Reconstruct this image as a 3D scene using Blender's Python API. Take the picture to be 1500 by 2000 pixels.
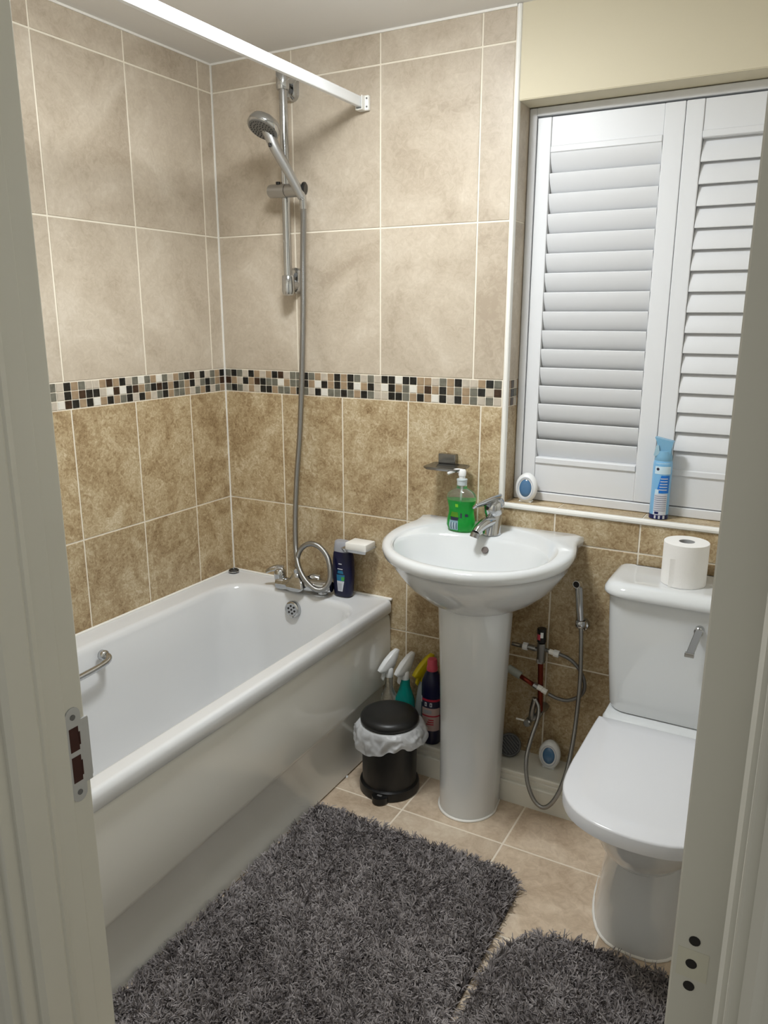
import bpy, bmesh, math, random
import numpy as np
from mathutils import Vector, Matrix
R_ = random.Random(7)
for o in list(bpy.data.objects): bpy.data.objects.remove(o)
scn = bpy.context.scene
COL = scn.collection
PI = math.pi

# ------------------------------------------------------------------ camera
CAM = Vector((1.9009, -2.2307, 1.5019)); PITCH, YAW, ROLL, FPX = -0.24738, -0.50599, 0.0016, 1517.75
_f = Vector((math.sin(YAW)*math.cos(PITCH), math.cos(YAW)*math.cos(PITCH), math.sin(PITCH)))
_r = Vector((math.cos(YAW), -math.sin(YAW), 0)); _u = _r.cross(_f)
_r, _u = _r*math.cos(ROLL)+_u*math.sin(ROLL), _u*math.cos(ROLL)-_r*math.sin(ROLL)
cam = bpy.data.cameras.new('camera'); camo = bpy.data.objects.new('camera', cam); COL.objects.link(camo)
cam.sensor_fit = 'VERTICAL'; cam.sensor_height = 24; cam.lens = 24*FPX/2000; cam.clip_start = 0.02
M = Matrix((( _r.x, _u.x, -_f.x, CAM.x), (_r.y, _u.y, -_f.y, CAM.y), (_r.z, _u.z, -_f.z, CAM.z), (0, 0, 0, 1)))
camo.matrix_world = M
scn.camera = camo
def PX(u, v, ax, val):
    """photo pixel -> point where its line of sight meets the plane ax = val"""
    d = _f + _r*(u-750)/FPX - _u*(v-1000)/FPX
    i = 'xyz'.index(ax); t = (val-CAM[i])/d[i]
    return CAM + d*t

# ------------------------------------------------------------------ light
w = bpy.data.worlds.new('world'); scn.world = w; w.use_nodes = True
w.node_tree.nodes['Background'].inputs[0].default_value = (0.97, 0.96, 0.90, 1)
w.node_tree.nodes['Background'].inputs[1].default_value = 0.29
LX, LY = 0.92, -0.80      # flush dome lamp on the ceiling, built at the end of the script
vs = scn.view_settings; vs.view_transform = 'Standard'; vs.look = 'None'; vs.gamma = 1; vs.use_curve_mapping = False
vs.exposure = 0.36

# ------------------------------------------------------------------ helpers
def link(name, me, mt=None, parent=None, origin=None):
    o = bpy.data.objects.new(name, me); COL.objects.link(o)
    off = parent_world(parent) if parent else (origin if origin is not None else auto_origin(me))
    me.transform(Matrix.Translation(-off))
    if parent: o.parent = parent
    else: o.location = off
    o['wo'] = tuple(off)
    if mt: me.materials.append(mt)
    return o
def parent_world(p): return Vector(p['wo'])
def auto_origin(me):
    n = len(me.vertices); a = np.empty(n*3); me.vertices.foreach_get('co', a); a = a.reshape(-1, 3)
    return Vector(((a[:,0].min()+a[:,0].max())/2, (a[:,1].min()+a[:,1].max())/2, a[:,2].min()))
def obj(name, bm, mt, parent=None, smooth=False, origin=None, angle=None):
    bmesh.ops.recalc_face_normals(bm, faces=bm.faces)
    me = bpy.data.meshes.new(name); bm.to_mesh(me); bm.free()
    if smooth:
        me.polygons.foreach_set('use_smooth', [True]*len(me.polygons))
        if angle: me.set_sharp_from_angle(angle=math.radians(angle))
    return link(name, me, mt, parent, origin)
def thing(name, label, cat, loc=(0, 0, 0), group=None):
    o = bpy.data.objects.new(name, None); COL.objects.link(o); o.location = loc; o['wo'] = tuple(loc)
    o.empty_display_size = 0.05
    return tag(o, label, cat, group)
def tag(o, label, cat, group=None):
    o['label'] = label; o['category'] = cat
    if group: o['group'] = group
    return o
def struct(o, label=None):
    o['kind'] = 'structure'
    if label: o['label'] = label
    return o
def box(x0, x1, y0, y1, z0, z1, bev=0, seg=1, bm=None):
    bm2 = bmesh.new()
    bmesh.ops.create_cube(bm2, size=1, matrix=Matrix.Translation(((x0+x1)/2, (y0+y1)/2, (z0+z1)/2)) @ Matrix.Diagonal((abs(x1-x0), abs(y1-y0), abs(z1-z0), 1)))
    if bev: bmesh.ops.bevel(bm2, geom=list(bm2.edges), offset=bev, segments=seg, affect='EDGES', profile=0.5)
    if bm is None: return bm2
    return merge(bm, bm2)
def merge(bm, bm2):
    me = bpy.data.meshes.new('tmp'); bm2.to_mesh(me); bm2.free(); bm.from_mesh(me); bpy.data.meshes.remove(me); return bm
def loft(rings, cap0=True, cap1=True, bm=None, closed=True):
    bm = bm or bmesh.new()
    vs_ = [[bm.verts.new(p) for p in r] for r in rings]
    n = len(rings[0])
    for a, b in zip(vs_[:-1], vs_[1:]):
        for i in range(n if closed else n-1):
            j = (i+1) % n
            bm.faces.new((a[i], a[j], b[j], b[i]))
    if cap0: bm.faces.new(vs_[0])
    if cap1: bm.faces.new(vs_[-1][::-1])
    return bm
def lathe(prof, c, seg=32, bm=None, sx=1, sy=1, cap0=True, cap1=True, mat=None):
    """prof: (radius, z) list turned about the z axis through c"""
    rings = []
    for r, z in prof:
        rings.append([Vector((math.cos(2*PI*k/seg)*r*sx, math.sin(2*PI*k/seg)*r*sy, z)) for k in range(seg)])
    c = Vector(c)
    m = mat or Matrix.Identity(4)
    rings = [[(m @ p)+c for p in r] for r in rings]
    return loft(rings, cap0, cap1, bm)
def aim(d):
    """matrix turning +z onto d"""
    return Vector((0, 0, 1)).rotation_difference(Vector(d).normalized()).to_matrix().to_4x4()
def cyl(a, b, r, seg=20, bm=None, r2=None, bev=0):
    a = Vector(a); b = Vector(b); L = (b-a).length; r2 = r if r2 is None else r2
    if bev: prof = [(r-bev, 0), (r, bev), (r2, L-bev), (r2-bev, L)]
    else: prof = [(r, 0), (r2, L)]
    return lathe(prof, a, seg, bm, mat=aim(b-a))
def spline(pts, n=8):
    P = [Vector(p) for p in pts]; P = [P[0]*2-P[1]]+P+[P[-1]*2-P[-2]]; out = []
    for i in range(1, len(P)-2):
        for k in range(n):
            t = k/n; a, b, c, d = P[i-1], P[i], P[i+1], P[i+2]
            out.append(0.5*((2*b)+(c-a)*t+(2*a-5*b+4*c-d)*t*t+(3*b-a-3*c+d)*t**3))
    out.append(P[-2]); return out
def tube(path, r, seg=12, bm=None, smooth=8, radii=None, flat=1.0, cap=True):
    pts = spline(path, smooth) if smooth else [Vector(p) for p in path]
    n = len(pts); rings = []; nrm = None
    for i, p in enumerate(pts):
        t = (pts[min(i+1, n-1)]-pts[max(i-1, 0)]).normalized()
        if nrm is None:
            nrm = t.orthogonal().normalized()
        nrm = (nrm - t*nrm.dot(t)).normalized(); bi = t.cross(nrm)
        rr = r if radii is None else radii[0]+(radii[1]-radii[0])*i/(n-1)
        rings.append([p+nrm*math.cos(2*PI*k/seg)*rr+bi*math.sin(2*PI*k/seg)*rr*flat for k in range(seg)])
    return loft(rings, cap, cap, bm)
def rrect(x0, x1, y0, y1, r, z, n=6):
    """rounded rectangle ring, 4*(n+1) points"""
    out = []
    if not isinstance(r, (tuple, list)): r = (r,)*4
    for (cx, cy, a0, rr) in ((x1-r[0], y1-r[0], 0, r[0]), (x0+r[1], y1-r[1], PI/2, r[1]), (x0+r[2], y0+r[2], PI, r[2]), (x1-r[3], y0+r[3], 1.5*PI, r[3])):
        for k in range(n+1):
            a = a0+PI/2*k/n; out.append(Vector((cx+math.cos(a)*rr, cy+math.sin(a)*rr, z)))
    return out
def prism(poly, f, d, bm=None):
    """poly of 2-D points; f maps (a, b, t) to 3-D; t runs 0..d"""
    return loft([[Vector(f(a, b, 0)) for a, b in poly], [Vector(f(a, b, d)) for a, b in poly]], True, True, bm)

# ------------------------------------------------------------------ materials
def mat(name, col, rough=0.5, metal=0.0, spec=0.5, coat=0.0, trans=0.0, ior=1.45, sss=0.0, noise=0.0, nscale=30, bump=0.0, bscale=200, emit=0):
    m = bpy.data.materials.new(name); m.use_nodes = True; nt = m.node_tree; b = nt.nodes['Principled BSDF']
    b.inputs['Base Color'].default_value = (*col, 1); b.inputs['Roughness'].default_value = rough; b.inputs['Metallic'].default_value = metal
    b.inputs['Specular IOR Level'].default_value = spec; b.inputs['Coat Weight'].default_value = coat; b.inputs['Coat Roughness'].default_value = 0.06
    b.inputs['Transmission Weight'].default_value = trans; b.inputs['IOR'].default_value = ior
    if sss: b.inputs['Subsurface Weight'].default_value = sss; b.inputs['Subsurface Radius'].default_value = (.01, .01, .01)
    if emit: b.inputs['Emission Color'].default_value = (*col, 1); b.inputs['Emission Strength'].default_value = emit
    if noise or bump:
        g = nt.nodes.new('ShaderNodeNewGeometry')
    if noise:
        n = nt.nodes.new('ShaderNodeTexNoise'); n.inputs['Scale'].default_value = nscale; n.inputs['Detail'].default_value = 5
        nt.links.new(g.outputs['Position'], n.inputs['Vector'])
        r = nt.nodes.new('ShaderNodeValToRGB'); r.color_ramp.elements[0].position = 0.3; r.color_ramp.elements[1].position = 0.7
        r.color_ramp.elements[0].color = (*[c*(1-noise) for c in col], 1); r.color_ramp.elements[1].color = (*[min(1, c*(1+noise)) for c in col], 1)
        nt.links.new(n.outputs['Fac'], r.inputs['Fac']); nt.links.new(r.outputs['Color'], b.inputs['Base Color'])
    if bump:
        n2 = nt.nodes.new('ShaderNodeTexNoise'); n2.inputs['Scale'].default_value = bscale; n2.inputs['Detail'].default_value = 3
        nt.links.new(g.outputs['Position'], n2.inputs['Vector'])
        bp = nt.nodes.new('ShaderNodeBump'); bp.inputs['Strength'].default_value = bump; bp.inputs['Distance'].default_value = 0.002
        nt.links.new(n2.outputs['Fac'], bp.inputs['Height']); nt.links.new(bp.outputs['Normal'], b.inputs['Normal'])
    return m
def stone(name, c0, c1, c2, c3, s1=5.0, s2=38.0, rough=0.34, fine=0.5, bump=0.12, vary=0.10):
    """mottled stone-look ceramic: each tile reads another patch of the pattern"""
    m = bpy.data.materials.new(name); m.use_nodes = True; nt = m.node_tree; N = nt.nodes.new; L = nt.links.new
    b = nt.nodes['Principled BSDF']; b.inputs['Roughness'].default_value = rough; b.inputs['Specular IOR Level'].default_value = 0.4
    g = N('ShaderNodeNewGeometry'); oi = N('ShaderNodeObjectInfo')
    mu = N('ShaderNodeMath'); mu.operation = 'MULTIPLY'; mu.inputs[1].default_value = 37.0; L(oi.outputs['Random'], mu.inputs[0])
    ad = N('ShaderNodeVectorMath'); ad.operation = 'ADD'; L(g.outputs['Position'], ad.inputs[0]); L(mu.outputs[0], ad.inputs[1])
    a = N('ShaderNodeTexNoise'); a.inputs['Scale'].default_value = s1; a.inputs['Detail'].default_value = 9; a.inputs['Roughness'].default_value = 0.62; a.inputs['Distortion'].default_value = 0.9
    L(ad.outputs[0], a.inputs['Vector'])
    f = N('ShaderNodeTexNoise'); f.inputs['Scale'].default_value = s2; f.inputs['Detail'].default_value = 6; f.inputs['Roughness'].default_value = 0.7; f.inputs['Distortion'].default_value = 1.4
    L(ad.outputs[0], f.inputs['Vector'])
    mx = N('ShaderNodeMix'); mx.data_type = 'FLOAT'; mx.inputs[0].default_value = fine; L(a.outputs['Fac'], mx.inputs[2]); L(f.outputs['Fac'], mx.inputs[3])
    r = N('ShaderNodeValToRGB'); e = r.color_ramp.elements; e[0].position = 0.36; e[0].color = (*c0, 1); e[1].position = 0.64; e[1].color = (*c3, 1)
    k = e.new(0.46); k.color = (*c1, 1); k = e.new(0.545); k.color = (*c2, 1)
    L(mx.outputs[0], r.inputs['Fac'])
    hv = N('ShaderNodeHueSaturation'); mr = N('ShaderNodeMapRange'); mr.inputs[3].default_value = 1-vary; mr.inputs[4].default_value = 1+vary
    L(oi.outputs['Random'], mr.inputs[0]); L(mr.outputs[0], hv.inputs['Value']); L(r.outputs['Color'], hv.inputs['Color']); L(hv.outputs['Color'], b.inputs['Base Color'])
    bp = N('ShaderNodeBump'); bp.inputs['Strength'].default_value = bump; bp.inputs['Distance'].default_value = 0.002
    L(f.outputs['Fac'], bp.inputs['Height']); L(bp.outputs['Normal'], b.inputs['Normal'])
    return m
T_LOW = stone('tile_brown', (.215, .138, .066), (.380, .275, .152), (.510, .405, .250), (.680, .590, .430), s1=8, s2=75, fine=0.55, vary=0.05)
T_UP = stone('tile_beige', (.395, .325, .245), (.480, .408, .318), (.540, .466, .370), (.610, .540, .445), s1=4, s2=45, fine=0.35, vary=0.03, rough=0.42)
T_FLOOR = stone('floor_print', (.47, .35, .245), (.585, .46, .335), (.68, .55, .415), (.77, .655, .51), s1=6, s2=30, fine=0.4, vary=0.09, rough=0.45, bump=0.05)
GROUT = mat('grout', (.82, .76, .64), 0.8)
CAULK = mat('white_sealant', (.86, .84, .79), 0.45)
PLASTER = mat('beige_paint', (.64, .58, .43), 0.7, bump=0.05)
BOUNCEW = mat('bounce_wall_paint', (.80, .77, .69), 0.7, bump=0.05)  # paler than the beige paint so the unseen walls bounce more light
CEIL = mat('ceiling_paint', (.80, .785, .76), 0.75, bump=0.04)
TRIMW = mat('white_tile_trim', (.87, .86, .82), 0.25)
GLOSSW = mat('yellowed_gloss_paint', (.66, .645, .57), 0.32, noise=0.03, nscale=4)
SKIRT = mat('white_gloss_skirting', (.80, .785, .71), 0.3)
SHUT = mat('white_shutter_paint', (.74, .75, .77), 0.38)
CERAM = mat('white_ceramic', (.70, .72, .73), 0.07, coat=0.6)
ACRYL = mat('white_bath_acrylic', (.70, .71, .72), 0.12, coat=0.4)
PANEL = mat('ivory_bath_panel', (.78, .77, .72), 0.13, coat=0.3)
PLAST = mat('white_toilet_plastic', (.70, .71, .74), 0.16, coat=0.3)
CHROME = mat('chrome', (.52, .53, .54), 0.09, 1.0)
CHROME_D = mat('hose_chrome', (.34, .34, .335), 0.28, 1.0)
STEEL = mat('brushed_steel', (.46, .46, .46), 0.35, 1.0)
DARK = mat('dark_hole', (.012, .010, .009), 0.6)
RUST = mat('bare_wood_mortice', (.045, .012, .008), 0.8)
BLACK = mat('black_satin', (.012, .012, .012), 0.38)
BLACKM = mat('black_plastic', (.008, .008, .008), 0.3)
GREYPL = mat('grey_plastic', (.13, .13, .13), 0.4)
GLASSN = mat('night_window_glass', (.015, .018, .022), 0.05)
NAVY = mat('navy_plastic', (.003, .004, .034), 0.30, coat=0.0)
WHITEP = mat('white_plastic', (.82, .83, .83), 0.3)
GREYCAP = mat('grey_cap', (.34, .35, .39), 0.35)
TEAL = mat('teal_bottle', (.004, .27, .235), 0.15, coat=0.3)
MILKY = mat('pale_bottle', (.44, .48, .50), 0.3)
YELLOW = mat('yellow_plastic', (.58, .46, .005), 0.35)
REDCAP = mat('red_cap', (.56, .07, .11), 0.3)
REDLAB = mat('red_label', (.45, .02, .05), 0.4)
COPPER = mat('copper_pipe', (.20, .035, .020), 0.3, 0.85)
CLEAR = mat('clear_plastic', (.93, .95, .95), 0.05, trans=0.95, ior=1.3)
GREENL = mat('green_soap', (.03, .62, .10), 0.10, trans=0.70, ior=1.34)
PAPER = mat('tissue_paper', (.86, .845, .82), 0.9, bump=0.3, bscale=400)
SOAPW = mat('white_soap', (.86, .85, .81), 0.4)
BLUEGEL = mat('blue_gel', (.07, .17, .32), 0.12, coat=0.5)
AIRBL = mat('air_can_blue', (.20, .46, .74), 0.3, coat=0.2)
AIRLT = mat('air_can_pale', (.58, .74, .84), 0.3)
AIRCAP = mat('air_cap_blue', (.19, .40, .58), 0.35)
AIRMID = mat('air_label_blue', (.01, .17, .62), 0.3)
AIRDK = mat('air_base_navy', (.008, .012, .09), 0.3)
INK = mat('dark_ink', (.02, .02, .05), 0.5)
LABW = mat('label_white', (.62, .64, .70), 0.4)
LABG = mat('label_green', (.05, .30, .06), 0.4)
LABAQ = mat('label_aqua', (.02, .16, .30), 0.35)
LABPK = mat('label_pink', (.50, .36, .34), 0.5)
LAMPG = mat('lamp_dome', (.945, .98, 1.0), 0.4, emit=74)

def bagmat():
    m = bpy.data.materials.new('thin_white_bag'); m.use_nodes = True; nt = m.node_tree; N = nt.nodes.new; L = nt.links.new
    b = nt.nodes['Principled BSDF']; b.inputs['Base Color'].default_value = (.82, .83, .85, 1); b.inputs['Roughness'].default_value = 0.32
    t = N('ShaderNodeBsdfTransparent'); mx = N('ShaderNodeMixShader'); mx.inputs[0].default_value = 0.62
    L(t.outputs[0], mx.inputs[1]); L(b.outputs[0], mx.inputs[2]); L(mx.outputs[0], nt.nodes['Material Output'].inputs[0]); return m
BAG = bagmat()
def pilemat():
    m = bpy.data.materials.new('grey_shag'); m.use_nodes = True; nt = m.node_tree; N = nt.nodes.new; L = nt.links.new
    b = nt.nodes['Principled BSDF']; b.inputs['Roughness'].default_value = 0.75; b.inputs['Specular IOR Level'].default_value = 0.25
    a = N('ShaderNodeAttribute'); a.attribute_name = 'tone'; r = N('ShaderNodeValToRGB'); e = r.color_ramp.elements
    e[0].color = (.135, .120, .120, 1); e[1].color = (.45, .415, .415, 1); L(a.outputs['Fac'], r.inputs['Fac']); L(r.outputs['Color'], b.inputs['Base Color'])
    return m
PILE = pilemat()

# ------------------------------------------------------------------ room shell
H_C = 2.313; XR = 2.06; YF = -1.66; YH = -1.785; G = 0.0016
ZBT, ZBB = 1.314, 1.236
WX0, WX1, WZ0, WZ1 = 1.087, 1.935, 0.938, 2.077
# back wall with window opening
bm = bmesh.new()
for x0, x1, z0, z1 in ((-0.1, WX0-.0018, 0, H_C), (WX0-.0018, WX1, 0, WZ0-0.0018), (WX0-.0018, WX1, WZ1, H_C), (WX1, XR+0.1, 0, H_C)):
    box(x0, x1, G+0.0002, 0.28, z0, z1, bm=bm)
wall_back = struct(obj('wall_back', bm, GROUT))
wall_left = struct(obj('wall_left', box(-0.1, -G, -1.75, G, 0, H_C), GROUT))
wall_right = struct(obj('wall_right', box(XR, XR+0.1, YF, G, 0, H_C), BOUNCEW))
bm = bmesh.new(); DX0, DX1, DZ = 1.14, 1.926, 2.03
for x0, x1, z0, z1 in ((-0.1, DX0, 0, H_C), (DX1, XR+0.1, 0, H_C), (DX0, DX1, DZ, H_C)): box(x0, x1, YH, YF, z0, z1, bm=bm)
wall_front = struct(obj('wall_front', bm, BOUNCEW))
ceiling = struct(obj('ceiling', box(-0.1, XR+0.1, YH, 0.28, H_C, H_C+0.08), CEIL))
floor = struct(obj('floor', box(-0.1, XR+0.1, -3.2, 0.0, -0.06, -0.001), mat('floor_joint', (.86, .77, .64), 0.6)))
# painted plaster above / right of the window
pp = bmesh.new()
for x0, x1, z0, z1 in ((WX0, XR, WZ1, H_C), (WX1, XR, WZ0, WZ1)): box(x0, x1, 0.0, G, z0, z1, bm=pp)
box(WX0, WX1, G, 0.095, WZ1-0.002, WZ1, bm=pp)
obj('plaster_skin', pp, PLASTER, wall_back)
# ceiling sealant lines
cs = bmesh.new(); box(0, 1.073, -0.004, 0.001, H_C-0.006, H_C, bm=cs); box(-0.001, 0.004, YF, 0, H_C-0.006, H_C, bm=cs)
struct(obj('trim_1', cs, CAULK), 'white sealant line along the ceiling edge')
cs = bmesh.new(); box(-0.001, 0.004, -0.004, 0.001, 0.55, H_C, bm=cs)
struct(obj('trim_2', cs, CAULK), 'white sealant line in the wall corner')

def tile_back(x0, x1, z0, z1, m, parent=wall_back):
    g = 0.0025; obj('tile', box(x0+g, x1-g, 0.0, 0.006, z0+g, z1-g, 0.0008), m, parent)
def tile_left(y0, y1, z0, z1, m):
    g = 0.0025; obj('tile', box(-0.006, 0.0, y0+g, y1-g, z0+g, z1-g, 0.0008), m, wall_left)
XL = [0.0, .253, .503, .753, 1.003, 1.253, 1.503, 1.753, XR]
XU = [0.003, .3266, .650, .974, 1.073]
ZL = [0.0, 0.044, .441, .838, ZBB]; ZU = [ZBT, 1.766, 2.224, H_C]
for i in range(len(XL)-1):
    for k in range(4):
        x0, x1, z0, z1 = XL[i], XL[i+1], ZL[k], ZL[k+1]
        if k == 3:
            if x0 < 1.073: tile_back(x0, min(x1, 1.073), z0, z1, T_LOW)
            if x1 > 1.073: tile_back(max(x0, 1.073), x1, z0, WZ0-0.012, T_LOW)
        elif k > 0: tile_back(x0, x1, z0, z1, T_LOW)
for i in range(4):
    for k in range(3): tile_back(XU[i], XU[i+1], ZU[k], ZU[k+1], T_UP)
YL = [0.0, -.1858, -.4357, -.6847, -.9347, -1.1847, -1.4347, YF]; YU = [0.0, -.0646, -.3817, -.7019, -1.0219, -1.342, YF]
for i in range(len(YL)-1):
    for k in range(1, 4): tile_left(YL[i+1], YL[i], ZL[k], ZL[k+1], T_LOW)
for i in range(len(YU)-1):
    for k in range(3): tile_left(YU[i+1], YU[i], ZU[k], ZU[k+1], T_UP)
# mosaic border
MOS = {'K': mat('mosaic_black', (.014, .014, .013), 0.2, noise=0.5, nscale=60), 'B': mat('mosaic_brown', (.045, .024, .014), 0.25, noise=0.4, nscale=60),
       'W': mat('mosaic_white', (.70, .67, .60), 0.3, noise=0.06, nscale=60), 'T': mat('mosaic_tan', (.33, .235, .145), 0.4, noise=0.15, nscale=60),
       'G': mat('mosaic_grey_green', (.15, .145, .115), 0.3, noise=0.25, nscale=60), 'C': mat('mosaic_cream', (.50, .44, .36), 0.4, noise=0.1, nscale=60)}
ROWS_B = ['GKGCKTCTKDCGGKGTCTKTKGCGCKKWKKTTCGTKCCTK', 'BTCKTBKGGWTGGKTWKTKTKWTKCWKTGWTBTKTGTGKCBK', 'GKGCTCKKTGGTKGCKWGGKGTKGCCKKGTKTWKCKTGCGC'.replace('D', 'B')]
ROWS_L = ['KTGCKCBKGTCGWTGWGCKTBTCCGTK', 'BTGKGCKTGKTKBKGTBKWBWCKKBTKCG', 'TGCKTGCTGGTKGCTKCKGTKTWKTKBW']
pit = (ZBT-ZBB)/3
rm = random.Random(11)
def mos_col(rows, r, i):
    s = rows[r]; ch = s[i] if i < len(s) else rm.choice('KKBWTTGGCC')
    return MOS['B' if ch == 'D' else ch]
for r in range(3):
    z1 = ZBT-pit*r-0.0012; z0 = z1-pit+0.0024
    i = 0; x = 0.004
    while x < 1.07:
        xe = min(x+pit-0.0024, 1.0725); obj('mosaic_tile', box(x, xe, -0.0004, 0.006, z0, z1, 0.001), mos_col(ROWS_B, r, i), wall_back); x += pit; i += 1
    i = 0; y = -0.004; rest = bmesh.new()
    while y > YF+0.01:
        ye = y-pit+0.0024
        if i < 36: obj('mosaic_tile', box(-0.006, 0.0004, ye, y, z0, z1, 0.001), mos_col(ROWS_L, r, i), wall_left)
        else: box(-0.006, 0.0004, ye, y, z0, z1, bm=rest)
        y -= pit; i += 1
    o = obj('mosaic_strip', rest, MOS['T'], wall_left); o['kind'] = 'stuff'
    # reveal
    y = 0.005; i = 0
    while y < 0.09:
        obj('mosaic_tile', box(WX0-0.006, WX0+0.0004, y, min(y+pit-0.0024, 0.095), z0, z1, 0.001), MOS['KTGBTC'[(i*2+r*3+1) % 6]], wall_back); y += pit; i += 1
# reveal side tiles, sill tiles
for z0, z1, m in ((WZ0, ZBB, T_LOW), (ZBT, 1.766, T_UP), (1.766, WZ1-.002, T_UP)):
    obj('tile', box(WX0-0.006, WX0, 0.003, 0.20, z0+.0017, z1-.0017, 0.0008), m, wall_back)
SX = [WX0, 1.253, 1.503, 1.753, WX1]
for i in range(4): obj('tile', box(SX[i]+.0017, SX[i+1]-.0017, 0.002, 0.20, WZ0-0.006, WZ0, 0.0008), T_LOW, wall_back)
# white quadrant trims
def quad_poly(w, d, n=5): return [(0, 0)]+[(w*math.cos(PI/2*k/n), d*math.sin(PI/2*k/n)) for k in range(n+1)]
bm = bmesh.new(); n = 6
pts = [(1.0735, 0.004), (1.0735, -0.002), (1.0770, -0.006), (1.0820, -0.007), (1.0860, -0.005), (1.0880, 0.0), (1.0880, 0.010), (1.080, 0.010)]
prism(pts, lambda a, b, t: (a, b, WZ0-0.014+t), H_C-WZ0+0.014-0.002, bm)
struct(obj('trim_3', bm, TRIMW), 'white quadrant trim up the corner beside the window')
pts = [(0.004, WZ0-0.0125), (-0.002, WZ0-0.0125), (-0.006, WZ0-0.010), (-0.0075, WZ0-0.004), (-0.006, WZ0+0.001), (0.0, WZ0+0.003), (0.010, WZ0+0.003), (0.010, WZ0-0.004)]
bm = prism(pts, lambda a, b, t: (1.0735+t, a, b), XR-1.0735)
struct(obj('trim_4', bm, TRIMW), 'white quadrant trim along the window sill edge')
# floor tiles (sheet with a tile print, joints slightly sunk)
fx = [0.60, 0.917, 1.25, 1.583, 1.916, XR]; fy = [0.0, -.335, -.668, -1.001, -1.334, YF]
for i in range(5):
    for k in range(5):
        obj('floor_tile', box(fx[i]+.003, fx[i+1]-.003, fy[k+1]+.003, fy[k]-.003, -0.004, 0.0, 0.0006), T_FLOOR, floor)
# hallway side of the shell
hall = mat('hall_carpet', (.20, .18, .15), 0.9, noise=0.1, nscale=90)
struct(obj('floor_hall', box(-0.1, XR+0.6, -3.2, YH, -0.001, 0.0), hall))
# boxed-in pipe ledge with skirting
bm = box(0.695, XR, -0.118, -0.0005, 0.0, 0.112, 0.001)
pts = [(-0.116, 0), (-0.134, 0), (-0.134, 0.070), (-0.131, 0.073), (-0.125, 0.074), (-0.1255, 0.077), (-0.128, 0.090), (-0.1255, 0.094), (-0.124, 0.097), (-0.130, 0.099), (-0.131, 0.107), (-0.128, 0.1115), (-0.121, 0.1125), (-0.116, 0.1125)]
ledge = struct(obj('trim_5', bm, SKIRT), 'painted boxed ledge along the foot of the back wall')
struct(obj('baseboard_back', prism(pts, lambda a, b, t: (0.695+t, a, b), XR-0.695), SKIRT), 'white moulded skirting on the front of the boxed ledge')

# ------------------------------------------------------------------ door frame, leaf
XJ, XJR = 1.170, 1.896
fr = bmesh.new()
box(DX0, XJ, YH, YF, 0, DZ, 0.003, 3, bm=fr); box(XJR, DX1, YH, YF, 0, DZ, 0.003, 3, bm=fr); box(XJ, XJR, YH, YF, DZ-0.03, DZ, 0.0015, bm=fr)
frame = struct(obj('trim_6', fr, GLOSSW), 'cream gloss painted door lining around the doorway')
# rounded paint ridge and stops
spf = [(-.001, -1.7115), (.0010, -1.7125), (.0085, -1.7245), (.0068, -1.7275), (.0085, -1.7305), (.0085, -1.760), (.0045, -1.767), (-.001, -1.7675)]
st = prism(spf, lambda a, b, q: (XJ+a, b, q), DZ-0.03); prism(spf, lambda a, b, q: (XJR-a*.75, b, q), DZ-0.03, st)
obj('door_stop', st, GLOSSW, frame)
obj('paint_ridge', box(XJ-.002, XJ+0.0018, -1.715, -1.688, 0, DZ-0.03, 0.0012, 2), GLOSSW, frame)
# architraves on the hall side
ap = [(0, 0), (0, -0.010), (0.006, -0.014), (0.012, -0.013), (0.016, -0.017), (0.050, -0.019), (0.064, -0.017), (0.066, 0)]
bm = prism(ap, lambda a, b, t: (XJ-0.008-a, YH+b, t), DZ+0.05); prism(ap, lambda a, b, t: (XJR+0.008+a, YH+b, t), DZ+0.05, bm)
prism(ap, lambda a, b, t: (XJ-0.07+t, YH+b, DZ-0.022+a), XJR-XJ+0.14, bm)
struct(obj('trim_7', bm, GLOSSW), 'cream moulded architrave on the hall side of the doorway')
# latch keep
KEEP = mat('keep_steel', (.52, .53, .54), 0.4, 0.6)
t = thing('strike_plate', 'steel latch keep with two dark mortices on the left door jamb', 'strike plate', (XJ, -1.672, .93))
def plate_outline(y0, y1, z0, z1, n=8):
    r = (y1-y0)/2; c = (y0+y1)/2
    return [(c+r*math.cos(PI*k/n), z1-r+r*math.sin(PI*k/n)) for k in range(n+1)]+[(c-r*math.cos(PI*k/n), z0+r-r*math.sin(PI*k/n)) for k in range(n+1)]
y0, y1, z0, z1 = -1.689, -1.6675, 0.925, 1.050
obj('plate', prism(plate_outline(y0, y1, z0, z1), lambda a, b, q: (XJ-0.001+q, a, b), 0.0025), KEEP, t)
bm = box(XJ-.001, XJ+.0016, -1.669, -1.6575, .9455, 1.031, 0.0006); box(XJ-0.004, XJ+0.0008, -1.659, -1.656, .950, 1.029, 0.0006, bm=bm)
obj('lip', bm, KEEP, t)
for za, zb in ((0.993, 1.024), (0.952, 0.986)):
    bm = box(XJ+0.0012, XJ+0.0019, -1.6855, -1.6725, za, zb); box(XJ+0.0012, XJ+0.0019, -1.673, -1.6705, za+.006, zb-.008, bm=bm); obj('mortice', bm, RUST, t)
for zz in (1.0375, 0.9375): obj('screw', cyl((XJ+.001, -1.6785, zz), (XJ+.0022, -1.6785, zz), 0.0036, 12), GREYPL, t)
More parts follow.
